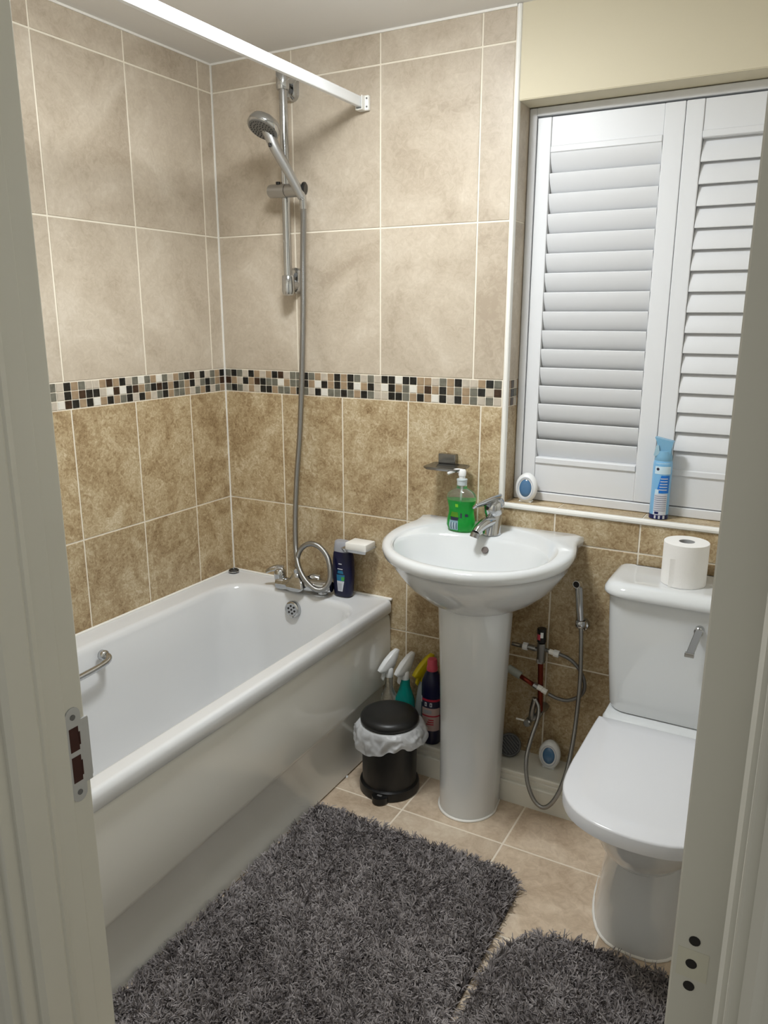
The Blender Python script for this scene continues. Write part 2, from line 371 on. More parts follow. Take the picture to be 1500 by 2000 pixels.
# door leaf swung right open into the room; we see its hinge edge
leaf = struct(obj('door_1', box(1.8515, 1.8925, -1.655, -0.93, 0.012, DZ-0.035, 0.0015), GLOSSW), 'cream door leaf standing open, hinge edge towards the hall')
for u_, v_ in ((1357, 1838), (1350, 1882), (1345, 1925)):
    p = PX(u_, v_, 'y', -1.655); obj('screw_hole', cyl(p+Vector((0, .001, 0)), p+Vector((0, -.0006, 0)), 0.0044, 14), DARK, leaf)
p = PX(1350, 1882, 'y', -1.655)
obj('hinge_patch', box(p.x-0.011, p.x+0.0125, -1.6553, -1.6545, p.z-0.014, p.z+0.013), mat('old_hinge_patch', (.64, .62, .51), 0.4), leaf)

# ------------------------------------------------------------------ window and shutters
YS = 0.092
pane = struct(obj('window_1', box(WX0, WX1, 0.215, 0.222, WZ0-.006, WZ1), GLASSN), 'dark night window behind the shutters')
wf = bmesh.new()
for x0, x1, z0, z1 in ((WX0, WX0+.06, WZ0, WZ1), (WX1-.06, WX1, WZ0, WZ1), (WX0, WX1, WZ0, WZ0+.06), (WX0, WX1, WZ1-.06, WZ1), (1.49, 1.55, WZ0, WZ1)): box(x0, x1, 0.19, 0.215, z0, z1, 0.003, bm=wf)
obj('window_frame', wf, SHUT, pane)
sf = bmesh.new()
for x0, x1, z0, z1 in ((WX0+.001, 1.110, WZ0+.001, WZ1-.004), (WX1-.023, WX1-.001, WZ0+.001, WZ1-.004), (1.110, WX1-.023, WZ0+.001, .9655), (1.110, WX1-.023, 2.0510, WZ1-.004)):
    box(x0, x1, YS-0.003, 0.15, z0, z1, 0.002, bm=sf)
tag(obj('shutter_frame', sf, SHUT), 'white outer frame holding both louvred shutters inside the window recess', 'frame')
def shutter(label, x0, x1, sl, sr, tilt, open_):
    t = thing('window_shutter', label, 'shutter', ((x0+x1)/2, YS+.014, .968), 'louvred shutters at the window')
    z0, z1 = .968, 2.0465; y0, y1 = YS, YS+0.027; RB, RT = 1.076, 1.951
    obj('stile', box(x0, x0+sl, y0, y1, z0, z1, 0.0025, 2), SHUT, t); obj('stile', box(x1-sr, x1, y0, y1, z0, z1, 0.0025, 2), SHUT, t)
    for a, b, lip in ((z0, RB, 1), (RT, z1, -1)):
        rl = obj('rail', box(x0+sl+.0004, x1-sr-.0004, y0+0.0035, y1-0.001, a, b, 0.001), SHUT, t)
        if lip > 0: bb = box(x0+sl+.0006, x1-sr-.0006, y0-0.002, y0+.006, b-.019, b-0.001, 0.002)
        else: bb = box(x0+sl+.0006, x1-sr-.0006, y0-0.002, y0+.006, a+.001, a+.019, 0.002)
        obj('bead', bb, SHUT, rl)
    n = 16; p = (RT-RB)/n; W = 0.0315; T = 0.0055
    base = None
    for i in range(n):
        zc = RT-p*(i+0.5); yc = YS+0.0135
        if base is None:
            rings = []
            for xx in (x0+sl+.0012, x1-sr-.0012):
                rr = []
                for k in range(18):
                    a = 2*PI*k/18; c = math.cos(a)*W; s = math.sin(a)*T
                    c = max(-W*.985, min(W*.985, c*1.02))
                    rr.append(Vector((xx, yc+c*math.sin(tilt)+s*math.cos(tilt), zc-c*math.cos(tilt)+s*math.sin(tilt))))
                rings.append(rr)
            base = obj('louvre', loft(rings), SHUT, t, True, angle=35); zb = zc
        else:
            o = base.copy(); COL.objects.link(o); o.parent = t; o.location = (0, 0, zc-zb)
    return t
shutter('white shutter with shaded louvres tilted downwards, nearest the tiled corner', 1.1125, 1.5112, .0405, .0520, math.radians(23), 0)
shutter('white shutter with bright louvres tilted upwards, behind the blue spray can', 1.5124, 1.9095, .0455, .0415, math.radians(-17), 0)

# ------------------------------------------------------------------ bath
bt = thing('bathtub', 'white bathtub with ivory front panel along the left tiled wall', 'bathtub', (0.35, -0.82, 0))
Y0, Y1 = YF+0.006, -0.002; n = 8
def ring(ix0, ix1, iy0, iy1, r, z): return rrect(ix0, ix1, iy0, iy1, r, z, n)
rs = [ring(.010, .680, Y0, Y1-.004, .010, .505), ring(.004, .698, Y0, Y1, .012, .505), ring(.003, .7015, Y0, Y1, .014, .512), ring(.003, .7015, Y0, Y1, .016, .535),
      ring(.004, .698, Y0+.002, Y1-.001, .018, .5475), ring(.010, .690, Y0+.008, Y1-.008, .020, .5515), ring(.016, .682, Y0+.02, Y1-.014, .022, .550),
      ring(.075, .652, Y0+.08, Y1-.094, (.115, .115, .16, .16), .5485), ring(.083, .645, Y0+.088, Y1-.101, (.115, .115, .16, .16), .5465), ring(.090, .638, Y0+.094, Y1-.107, (.115, .115, .16, .16), .540), ring(.096, .632, Y0+.101, Y1-.112, (.115, .115, .16, .16), .526),
      ring(.112, .620, Y0+.15, Y1-.128, (.13, .13, .17, .17), .40), ring(.130, .605, Y0+.23, Y1-.146, (.14, .14, .18, .18), .26), ring(.146, .598, Y0+.29, Y1-.165, (.14, .14, .18, .18), .195),
      ring(.166, .578, Y0+.33, Y1-.190, (.14, .14, .17, .17), .164), ring(.20, .545, Y0+.38, Y1-.225, (.13, .13, .15, .15), .152), ring(.30, .45, Y0+.6, Y1-.40, (.06, .06, .06, .06), .146)]
tub = obj('tub', loft(rs, False, True), ACRYL, bt, True, angle=60)
# sealant upstand along the walls
bm = box(0.0005, 0.009, Y0, -0.001, .548, .556, 0.002); box(0.0005, .700, -0.010, -0.0005, .548, .556, 0.002, bm=bm)
obj('sealant_bead', bm, CAULK, bt)
prof = [(.645, .500), (.672, .501), (.682, .497), (.689, .487), (.692, .46), (.693, .34), (.691, .226), (.688, .212), (.680, .206), (.669, .203), (.664, .196), (.668, .06), (.672, 0.003), (.645, 0.003)]
def pnl(a, b, s):
    # the step climbs a little towards the tap end
    k = max(0.0, 1-abs(b-.22)/.25); return (a, s, b + k*(0.042*(s+1.65)/1.65-0.012))
rings = [[Vector(pnl(a, b, s)) for a, b in prof] for s in np.linspace(Y0+.002, -0.003, 12)]
pan = obj('front_panel', loft(rings), PANEL, bt, True, angle=50)
for u_, v_ in ((678, 1518), (500, 1697)):
    p = PX(u_, v_, 'x', .674); obj('screw_cap', lathe([(.006, 0), (.006, .002), (.0035, .0045), (.001, .005)], p+Vector((-.002, 0, 0)), 14, mat=aim((1, 0, 0))), WHITEP, pan, True)
# overflow
p = PX(572, 1190, 'y', -0.126); ax = Vector((0, -1, .12)).normalized()
ov = obj('overflow', lathe([(.030, -.006), (.031, .003), (.029, .008), (.024, .0105), (.0225, .009), (.001, .0095)], p, 28, mat=aim(ax)), CHROME, bt, True, angle=40)
q = ax.orthogonal().normalized(); q2 = ax.cross(q)
for k in range(7):
    c = p+ax*.0098+((q*math.cos(k*PI/3)+q2*math.sin(k*PI/3))*.0135 if k < 6 else Vector())
    obj('overflow_hole', cyl(c, c+ax*.0006, .0038, 10), DARK, ov)
wp = Vector((.235, -.345, .152)); 
obj('waste', lathe([(.034, .0), (.035, .003), (.030, .005), (.022, .003), (.001, .003)], wp, 24), CHROME_D, bt, True)
a = PX(395, 1397, 'z', .546); b_ = PX(452, 1358, 'z', .546)
obj('dark_line', tube([Vector((a.x-.003, a.y, .5462)), (a+b_)/2+Vector((-.002, 0, .0008)), Vector((b_.x-.003, b_.y, .5462))], .0011, 6, radii=(.0006, .0014)), INK, bt)  # thin dark line along the inner edge of the bath rim
# grip handle on the far inner side
a = PX(205, 1283, 'x', .128); b_ = Vector((.130, a.y-.235, a.z-.004))
gp = tube([a+Vector((-.016, 0, .004)), a+Vector((.016, -.002, .002)), a+Vector((.026, -.03, -.006)), (a+b_)/2+Vector((.028, 0, -.008)), b_+Vector((.026, .03, -.006)), b_+Vector((.016, .002, .002)), b_+Vector((-.016, 0, .004))], .0125, 12, flat=.8)
gh = obj('grip_handle', gp, CHROME, bt, True)
for e in (a, b_): obj('grip_foot', lathe([(.016, 0), (.0165, .016), (.012, .021)], e+Vector((-.014, 0, .004)), 16, mat=aim((1, 0, 0))), CHROME, gh, True)
# plug / stopper in the corner of the rim
t = thing('bath_plug', 'small dark round plug lying in the far corner of the bath rim', 'plug', (.032, -.040, .5515))
obj('disc', lathe([(.016, 0), (.019, .003), (.019, .009), (.016, .012), (.012, .012), (.010, .009), (.001, .009)], (.032, -.040, .5515), 24), mat('dark_rubber_chrome', (.05, .05, .05), .25, .6), t, True, angle=40)
obj('ring', lathe([(.0195, .003), (.0205, .005), (.0195, .007)], (.032, -.040, .5515), 24, cap0=False, cap1=False), CHROME, t, True)

# ------------------------------------------------------------------ bath mixer tap
t = thing('bath_mixer_tap', 'chrome bath mixer tap with two levers on the bath rim', 'tap', (.385, -.085, .5505))
zb = .5505; A = PX(553, 1139, 'y', -.095); B = PX(640, 1146, 'y', -.075)
pth = [A, A.lerp(B, .3)+Vector((0, -.012, .004)), A.lerp(B, .6)+Vector((0, -.010, .004)), B]
obj('body', tube(pth, .023, 18, flat=.9), CHROME, t, True, angle=50)
for e in (A.lerp(B, .12), A.lerp(B, .88)):
    obj('pillar', cyl((e.x, e.y+.004, zb+.0008), (e.x, e.y+.004, e.z), .020, 20, bev=.003), CHROME, t, True, angle=40)
for e, rr in ((A, .024), (B, .0225)):
    obj('valve_end', lathe([(.012, -.026), (.021, -.022), (rr, -.006), (rr, .01), (.018, .016)], e, 24, mat=aim(B-A)), CHROME, t, True, angle=40)
mid = A.lerp(B, .40)+Vector((0, -.006, 0))
obj('spout', loft([rrect(mid.x-w_, mid.x+w_, mid.y-.034-d_, mid.y+.004, .010, mid.z+z_) for w_, d_, z_ in ((.020, .004, -.014), (.030, .008, -.008), (.040, .006, .004), (.030, -.004, .022), (.020, -.012, .034))]), CHROME, t, True, angle=50)
o0 = PX(581, 1118, 'y', -.092)
hub = obj('diverter', lathe([(.036, -.05), (.028, -.022), (.019, -.006), (.013, .0), (.013, .012), (.009, .016)], o0, 20), CHROME, t, True, angle=40)
for (u_, v_, yy) in ((547, 1118, -.088), (618, 1136, -.065)):
    c = PX(u_, v_, 'y', yy)
    hb = obj('lever', lathe([(.020, -.030), (.022, -.006), (.0205, .008), (.013, .016), (.001, .018)], c, 20), CHROME, t, True, angle=40)
    obj('lever_arm', tube([c+Vector((.010, .004, .012)), c+Vector((-.012, -.005, .017)), c+Vector((-.034, -.014, .010)), c+Vector((-.048, -.019, .0))], .008, 12, radii=(.017, .007), flat=.45), CHROME, hb, True)

# ------------------------------------------------------------------ shower rail, hand shower
XP, YP = .336, -.058
t = thing('shower_rail', 'chrome vertical shower slide rail on the tiled wall', 'shower rail', (XP, -.03, 1.56))
obj('pole', cyl((XP, YP, 1.575), (XP, YP, 2.215), .0132, 24), CHROME, t, True, angle=50)
for zz, s in ((2.215, 1), (1.600, -1)):
    br = obj('bracket', lathe([(.0185, -.034), (.0205, -.030), (.0215, .018), (.0185, .026), (.008, .030)] if s > 0 else [(.008, -.036), (.0185, -.030), (.0215, -.020), (.0205, .026), (.0185, .029)], (XP, YP, zz), 24), CHROME, t, True, angle=40)
    sh = rrect(XP-.0005-.021, XP-.0005+.021, zz-.056*(1 if s > 0 else .5), zz+.056*(.5 if s > 0 else 1), .0205, 0, 6)
    rr_ = [[Vector((q.x, 0.0, q.y)) for q in sh], [Vector((q.x, -.018, q.y)) for q in sh], [Vector((XP+(q.x-XP)*.8, -.026, zz+(q.y-zz)*.85)) for q in sh]]
    obj('wall_plate', loft(rr_), CHROME, br, True, angle=40)
    obj('arm', cyl((XP, -.012, zz), (XP, YP, zz), .019, 18), CHROME, br, True, angle=40)
    cc = Vector((XP+.008, -.0262, zz-.032 if s > 0 else zz+.032)); obj('screw_cover', cyl(cc, cc+Vector((0, -.0012, 0)), .0068, 12), GREYPL, br)
SZ = 1.893
ca, cb = PX(530, 374, 'y', YP-.004), PX(584, 371, 'y', YP-.030)
sl = obj('slider', tube([ca, ca.lerp(cb, .5), cb], .0205, 22, smooth=2), STEEL, t, True, angle=50)
k0 = ca.lerp(cb, .30); obj('slider_knob', cyl(k0+Vector((-.004, 0, .015)), k0+Vector((-.004, 0, .027)), .008, 14), BLACKM, sl, True, angle=40)
sj = ca.lerp(cb, .60); dr = (cb-ca).normalized(); obj('slider_joint', lathe([(.0208, -.0012), (.0208, .0012)], sj, 22, mat=aim(dr), cap0=False, cap1=False), BLACKM, sl, True)
rh = cb+dr*.010; obj('slider_cap', lathe([(.0208, 0), (.0215, .006), (.017, .010)], rh+Vector((.006, 0, .002)), 20, mat=aim((1, .25, -.15))), BLACKM, sl, True, angle=40)

t = thing('hand_shower', 'chrome hand shower with round spray head and long metal hose', 'shower head', tuple(cb))
HC = PX(514, 250, 'y', -.200)          # head centre
h0 = PX(590, 386, 'y', YP-.042); h1 = PX(538, 290, 'y', -.172)
fn = Vector((-.10, -.50, -.86)).normalized()
hd = obj('spray_head', lathe([(.016, -.030), (.034, -.026), (.046, -.018), (.050, -.006), (.050, .004), (.047, .008), (.044, .0085)], HC-fn*.002, 36, mat=aim(fn)), CHROME, t, True, angle=40)
obj('spray_face', lathe([(.0445, 0), (.043, .0022), (.001, .0028)], HC+fn*.006, 32, mat=aim(fn)), mat('face_grey', (.20, .20, .195), .35, .3), hd, True, angle=40)
fq = fn.orthogonal().normalized(); fq2 = fn.cross(fq)
nz = bmesh.new()
for ring_n, rr in ((6, .008), (12, .017), (18, .026), (26, .036)):
    for k in range(ring_n):
        a = 2*PI*k/ring_n+rr*40; c = HC+fn*.0084+(fq*math.cos(a)+fq2*math.sin(a))*rr
        lathe([(.0017, 0), (.0013, .0022)], c, 6, nz, mat=aim(fn))
o = obj('spray_nozzles', nz, BLACKM, hd); o['kind'] = 'stuff'
hb = HC-fn*.016
obj('handle', tube([h0, h0.lerp(h1, .5)+Vector((0, 0, .002)), h1, h1.lerp(hb, .55), hb], .012, 16, radii=(.0135, .0195), flat=.8), STEEL, t, True, angle=60)
obj('selector_tab', box(-.003, .003, -.004, .004, -.006, .006, .001), BLACKM, t)
st_ = [c for c in COL.objects if c.name.startswith('selector_tab')][-1]; pw = Vector(t['wo']); tgt = PX(527, 283, 'y', -.20); st_.location = tgt; st_.location -= Vector((0, 0, 0))
for v_ in st_.data.vertices: v_.co += pw
st_.location = tgt-pw
hose_px = [(591, 388, -.098), (593, 420, -.085), (592, 500, -.062), (592, 600, -.050), (590, 720, -.045), (586, 840, -.045), (580, 930, -.05), (577, 1010, -.058), (578, 1070, -.072), (583, 1105, -.100), (596, 1132, -.118), (616, 1151, -.122), (634, 1149, -.112),
           (645, 1128, -.098), (641, 1092, -.085), (625, 1069, -.078), (606, 1062, -.075), (590, 1070, -.076), (582, 1086, -.083), (581, 1106, -.091)]
hp = [PX(u_, v_, 'y', yy) for u_, v_, yy in hose_px]
def ribbed(path, r, mt, name, parent, step=.0032, seg=10):
    pts = spline(path, 10); L = [0]
    for a, b in zip(pts[:-1], pts[1:]): L.append(L[-1]+(b-a).length)
    N_ = int(L[-1]/step); out = []; j = 0
    for i in range(N_+1):
        s = L[-1]*i/N_
        while j < len(L)-2 and L[j+1] < s: j += 1
        k = (s-L[j])/max(1e-9, L[j+1]-L[j]); out.append(pts[j].lerp(pts[j+1], k))
    rings = []; nrm = None
    for i, p in enumerate(out):
        tt = (out[min(i+1, N_)]-out[max(i-1, 0)]).normalized()
        nrm = tt.orthogonal().normalized() if nrm is None else (nrm-tt*nrm.dot(tt)).normalized()
        bi = tt.cross(nrm)
        for f_, d_ in ((.90, 0), (1.0, .35*step), (1.0, .65*step)):
            rings.append([p+tt*d_+(nrm*math.cos(2*PI*k/seg)+bi*math.sin(2*PI*k/seg))*r*f_ for k in range(seg)])
    return obj(name, loft(rings), mt, parent, True)
ribbed(hp, .0096, CHROME_D, 'hose', t)
obj('hose_nut', cyl(hp[0]+Vector((0, 0, .012)), hp[1].lerp(hp[0], .4), .0118, 14, r2=.0105), CHROME, t, True, angle=40)

# ------------------------------------------------------------------ curtain rail
RX = .592; RZ = 2.124
t = thing('shower_curtain_rail', 'white straight shower curtain rail running overhead above the bath', 'curtain rail', (RX, YF/2, RZ))
rp = [(-.006, -.014), (.006, -.014), (.0075, -.012), (.0075, .013), (.006, .015), (-.006, .015), (-.0075, .013), (-.0075, -.012)]
obj('rail', prism(rp, lambda a, b, q: (RX+a, -.014-q, RZ+b), -YF-.028), mat('white_enamel_rail', (.86, .88, .90), .25), t)
for y_, s in ((-.0005, -1), (YF+.0005, 1)):
    b0 = obj('end_bracket', box(RX-.012, RX+.024, min(y_, y_+s*.012), max(y_, y_+s*.012), RZ-.022, RZ+.020, .002), TRIMW, t)
    bm = box(RX-.012, RX-.009, min(y_+s*.010, y_+s*.030), max(y_+s*.010, y_+s*.030), RZ-.020, RZ+.018, .001); box(RX+.009, RX+.012, min(y_+s*.010, y_+s*.030), max(y_+s*.010, y_+s*.030), RZ-.020, RZ+.018, .001, bm=bm)
    box(RX-.012, RX+.012, min(y_+s*.010, y_+s*.030), max(y_+s*.010, y_+s*.030), RZ-.022, RZ-.019, .001, bm=bm)
    obj('socket', bm, TRIMW, b0)
    for dz in (-.012, .011): obj('screw', cyl((RX+.018, y_+s*.012, RZ+dz), (RX+.018, y_+s*.0128, RZ+dz), .0028, 10), GREYPL, b0)

# ------------------------------------------------------------------ wall soap dishes
DSTEEL = mat('dull_dark_chrome', (.27, .27, .265), 0.20, 1.0)
t = thing('wall_soap_dish', 'empty chrome wall soap dish above the basin', 'soap dish', (.915, -.05, 1.045))
obj('wall_block', box(.874, .932, -.024, -.0005, 1.050, 1.080, .002), DSTEEL, t)
tr = loft([rrect(.866, .978, -.104, -.022, .010, 1.042), rrect(.860, .984, -.110, -.018, .012, 1.048), rrect(.860, .984, -.110, -.018, .012, 1.052), rrect(.863, .981, -.107, -.021, .011, 1.052), rrect(.869, .975, -.101, -.026, .009, 1.048)])
obj('tray', tr, DSTEEL, t, True, angle=40)
t = thing('wall_soap_dish', 'chrome wall soap dish between bath and basin carrying a soap bar', 'soap dish', (.60, -.05, .735))
obj('wall_block', box(.575, .632, -.030, -.0005, .728, .752, .002), CHROME, t)
tr = loft([rrect(.556, .648, -.098, -.026, .010, .729), rrect(.550, .654, -.104, -.020, .012, .740), rrect(.553, .651, -.101, -.023, .011, .740), rrect(.559, .645, -.095, -.029, .009, .734)])
obj('tray', tr, CHROME, t, True, angle=40)
sb = box(.566, .648, -.094, -.028, .7345, .761, .004, 2)
tag(obj('soap_bar', sb, SOAPW, None, True, angle=40), 'white rectangular soap bar lying on the chrome dish beside the bath', 'soap')

# ------------------------------------------------------------------ shampoo bottle on the bath rim
c = Vector((.532, -.050, .5515))
t = thing('shampoo_bottle', 'dark navy shampoo bottle with grey cap on the bath corner', 'bottle', tuple(c))
def ell(cx, cy, z, a, b, n=28, e=2.6): return [Vector((cx+a*math.copysign(abs(math.cos(2*PI*k/n))**(2/e), math.cos(2*PI*k/n)), cy+b*math.copysign(abs(math.sin(2*PI*k/n))**(2/e), math.sin(2*PI*k/n)), z)) for k in range(n)]
pr_ = [(0, .030, .018), (.004, .034, .021), (.02, .0365, .0225), (.06, .0395, .024), (.10, .0405, .0245), (.135, .039, .024), (.155, .036, .022), (.162, .033, .020)]
obj('body', loft([ell(c.x, c.y, c.z+z, a, b) for z, a, b in pr_]), NAVY, t, True, angle=50)
obj('cap', loft([ell(c.x-.003, c.y, c.z+z, a, b) for z, a, b in ((.1615, .031, .019), (.166, .032, .0195), (.180, .030, .0185), (.196, .0275, .017), (.199, .025, .015))]), GREYCAP, t, True, angle=50)
def decal(cx, cy, z0, pts, a_of, b_of, mt, name, parent, lift=.0006, e=2.6):
    """flat print wrapped on the front of a superelliptic bottle: pts are (s, dz) with s across -1..1"""
    bm = bmesh.new(); row = []
    vs_ = []
    for s, dz in pts:
        a = a_of(dz); b = b_of(dz); x = s*a; y = -b*max(0, 1-abs(s)**e)**(1/e)
        vs_.append(bm.verts.new((cx+x, cy+y-lift, z0+dz)))
    bm.faces.new(vs_); return obj(name, bm, mt, parent)
A_ = lambda z: float(np.interp(z, [q[0] for q in pr_], [q[1] for q in pr_])); B_ = lambda z: float(np.interp(z, [q[0] for q in pr_], [q[2] for q in pr_]))
def strip(s0, s1, z0, z1, n=6): return [(s0+(s1-s0)*k/n, z0) for k in range(n+1)]+[(s1-(s1-s0)*k/n, z1) for k in range(n+1)]
def dstrip(c, s0, s1, z0, z1, mt, name, parent, Af=A_, Bf=B_, n=6, lift=.0006, e=2.6, s0b=None, s1b=None):
    s0b = s0 if s0b is None else s0b; s1b = s1 if s1b is None else s1b
    m_ = 5; bm = bmesh.new(); grid = []
    for j in range(m_+1):
        z = z0+(z1-z0)*j/m_; f_ = j/m_; a = Af(z)+lift; b = Bf(z)+lift; row = []
        for k in range(n+1):
            s = (s0+(s0b-s0)*f_)+((s1+(s1b-s1)*f_)-(s0+(s0b-s0)*f_))*k/n
            row.append(bm.verts.new((c[0]+s*a, c[1]-b*max(0, 1-abs(s)**e)**(1/e), c[2]+z)))
        grid.append(row)
    for j in range(m_):
        for k in range(n): bm.faces.new((grid[j][k], grid[j][k+1], grid[j+1][k+1], grid[j+1][k]))
    return obj(name, bm, mt, parent, True)
lb = dstrip(c, -0.25, 0.25, .022, .060, LABW, 'label', t, s0b=-0.30, s1b=0.42)
dstrip(c, -0.30, 0.42, .060, .083, LABAQ, 'label_band', t, s0b=-0.32, s1b=0.46); dstrip(c, -0.25, 0.35, .087, .098, LABAQ, 'label_crest', t, s0b=-0.18, s1b=0.28)
dstrip(c, 0.15, 0.42, .062, .076, LABG, 'label_leaf', t, lift=.001, s1b=0.46)
dstrip(c, -0.22, 0.28, .102, .105, LABW, 'lettering', t); dstrip(c, -0.12, 0.20, .120, .1235, LABW, 'lettering', t)
for k in range(5): dstrip(c, -.20+k*.08, -.16+k*.08, .026, .052, GREYCAP, 'lettering', t, lift=.001, n=2)

# ------------------------------------------------------------------ basin on pedestal
BX = 1.080
t = thing('pedestal_basin', 'white ceramic washbasin standing on a full pedestal against the wall', 'basin', (BX, -.2, 0))
def outline(scale_w=1.0, scale_d=1.0, n=64, inset=0.0):
    """shield-shaped rim in plan, symmetric about BX, as (x, y)"""
    half = [(0, 0), (.12, 0), (.235, 0), (.262, -.002), (.268, -.014), (.263, -.035), (.262, -.060), (.270, -.095), (.281, -.140), (.284, -.190), (.277, -.243), (.258, -.296), (.225, -.346), (.180, -.389), (.125, -.421), (.065, -.440), (0, -.446)]
    pts = [Vector((a, b, 0)) for a, b in half]
    sm = spline(pts, 4)
    L = [0]
    for a, b in zip(sm[:-1], sm[1:]): L.append(L[-1]+(b-a).length)
    out = []
    for i in range(n//2+1):
        s = L[-1]*i/(n//2); j = max(k for k in range(len(L)) if L[k] <= s+1e-9); j = min(j, len(L)-2)
        out.append(sm[j].lerp(sm[j+1], (s-L[j])/max(1e-9, L[j+1]-L[j])))
    full = [(p.x, p.y) for p in out]+[(-p.x, p.y) for p in out[-2:0:-1]]
    return full
OUT = outline()
def rimz(y): return .8735+.060*y
CY = -.235
def off(d, z=None, dz=0, sink=False):
    """outline shrunk towards its middle by about d metres"""
    o = []
    for x, y in OUT:
        v = Vector((x, y-CY)); l = v.length; k = max(0.02, (l-d)/l); q = v*k
        yy = q.y+CY
        if y > -.02 and d > 0: yy = min(yy, y-0.0)
        o.append(Vector((BX+q.x, min(-.0015, yy), (rimz(yy)+dz) if z is None else z)))
    return o
def bowl(ax_, ay, cy, z, e=2.2):
    o = []
    for x, y in OUT:
        a = math.atan2((y-CY)/.222, x/.284); c_, s_ = math.cos(a), math.sin(a)
        o.append(Vector((BX+ax_*math.copysign(abs(c_)**(2/e), c_), cy+ay*math.copysign(abs(s_)**(2/e), s_), z)))
    return o
def bowl_top(ax_, ay, cy, dz, e=2.2):
    return [Vector((p.x, p.y, rimz(p.y)+dz)) for p in bowl(ax_, ay, cy, 0, e)]
IC = -.267
def under(d, dz, ztop):
    o = []
    for x, y in OUT:
        v = Vector((x, y-CY)); l = v.length; k = max(.05, (l-d)/l); q = v*k; yy = q.y+CY
        if y > -.03: yy = y-.002
        o.append(Vector((BX+q.x, min(-.0015, yy), ztop+dz)))
    return o
def und(sx, fy, z):
    """underside ring: back stays on the wall, sides and front draw in"""
    o = []
    for x, y in OUT: o.append(Vector((BX+x*sx, min(-.0015, y*fy), z)))
    return o
rings = [und(.40, .60, .650), und(.47, .66, .668), und(.62, .76, .695), und(.77, .855, .735), und(.87, .92, .775), und(.925, .955, .800)]
rr1 = [Vector((p.x, p.y, rimz(p.y)-.040)) for p in und(.945, .966, 0)]; rr2 = [Vector((p.x, p.y, rimz(p.y)-.036)) for p in und(.965, .98, 0)]
rr3 = [Vector((p.x, p.y, rimz(p.y)-.030)) for p in und(.990, .995, 0)]; rr4 = [Vector((p.x, p.y, rimz(p.y)-.016)) for p in und(1.0, 1.0, 0)]
rr5 = [Vector((p.x, p.y, rimz(p.y)-.005)) for p in und(.996, .997, 0)]; rr6 = [Vector((p.x, p.y, rimz(p.y))) for p in off(.012)]
rings += [rr1, rr2, rr3, rr4, rr5, rr6]
# ledge and bowl
rings += [bowl_top(.246, .196, -.221, -.0003, 2.15), bowl_top(.243, .193, -.221, -.0015, 2.15), bowl_top(.238, .188, -.221, -.0065, 2.15), bowl_top(.236, .151, IC, -.0075, 2.25), bowl_top(.233, .147, IC, -.0095, 2.3), bowl_top(.227, .140, IC, -.018, 2.3), bowl(.210, .122, IC-.001, .800, 2.3), bowl(.178, .100, IC-.002, .762, 2.2), bowl(.130, .083, IC-.002, .735), bowl(.070, .045, IC, .723), bowl(.022, .022, IC, .719)]
obj('basin_bowl', loft(rings), CERAM, t, True, angle=70)
p = PX(947, 1074, 'y', -.1405)
obj('overflow_hole', lathe([(.0105, -.004), (.0105, .0005)], p, 18, mat=aim((0, -.75, .6))), mat('overflow_shadow', (.10, .075, .065), .5), t, True, angle=40)
# tap ledge: a shallow platform round the tap and bottle
def pring(ax_, ay, z, cy): return [Vector((BX-.03+ax_*math.cos(2*PI*k/40), cy+ay*math.sin(2*PI*k/40), z)) for k in range(40)]
# pedestal
def dring(w_, yb, yf, z, n=24):
    o = []
    for k in range(n+1):
        a = PI+PI*k/n; o.append(Vector((BX+.004+w_*math.cos(a), (yb+yf)/2+.0+((yb-yf)*.62)*math.sin(a)+ (yb-yf)*.12, z)))
    o += [Vector((BX+.004+w_*.9, yb, z)), Vector((BX+.004-w_*.9, yb, z))]; return o
obj('pedestal', loft([dring(.090, -.139, -.300, .0), dring(.090, -.139, -.299, .03), dring(.096, -.139, -.294, .30), dring(.104, -.139, -.294, .52), dring(.112, -.139, -.298, .69)]), CERAM, t, True, angle=50)
obj('base_sealant', loft([dring(.094, -.139, -.306, .0005), dring(.0935, -.139, -.305, .004), dring(.090, -.139, -.300, .006)]), CAULK, t, True)
mk = bmesh.new()
for k, (dx, wd) in enumerate(((0, .004), (.006, .003), (.0105, .006), (.018, .003))): box(BX-.232+dx, BX-.232+dx+wd, -.018, -.013, rimz(-.015)+.0002, rimz(-.015)+.0007, bm=mk)
obj('maker_mark', mk, mat('maker_ink', (.22, .26, .32), .4), t)

# ------------------------------------------------------------------ basin mixer
c = Vector((1.087, -.085, rimz(-.085)-.0068))
t = thing('basin_mixer_tap', 'chrome single lever mixer tap at the back of the basin', 'tap', tuple(c))
cz = c.z
obj('body', loft([[Vector((c.x+.026*s_*math.cos(2*PI*k/28), c.y+dy+.026*s_*math.sin(2*PI*k/28), cz+z)) for k in range(28)] for z, s_, dy in ((.0006, 1.08, -.004), (.003, 1.08, -.004), (.008, 1.03, -.003), (.035, 1.0, .004), (.060, 1.0, .010), (.066, .94, .011))]), CHROME, t, True, angle=40)
obj('spout', tube([c+Vector((-.002, .0, .040)), c+Vector((-.010, -.030, .038)), c+Vector((-.019, -.056, .028)), c+Vector((-.024, -.072, .016))], .016, 18, radii=(.024, .0145), flat=.85), CHROME, t, True, angle=60)
e_ = c+Vector((-.024, -.072, .017)); sp = obj('aerator', cyl(e_, e_+Vector((-.003, -.005, -.014)), .0135, 16), CHROME_D, t, True, angle=40)
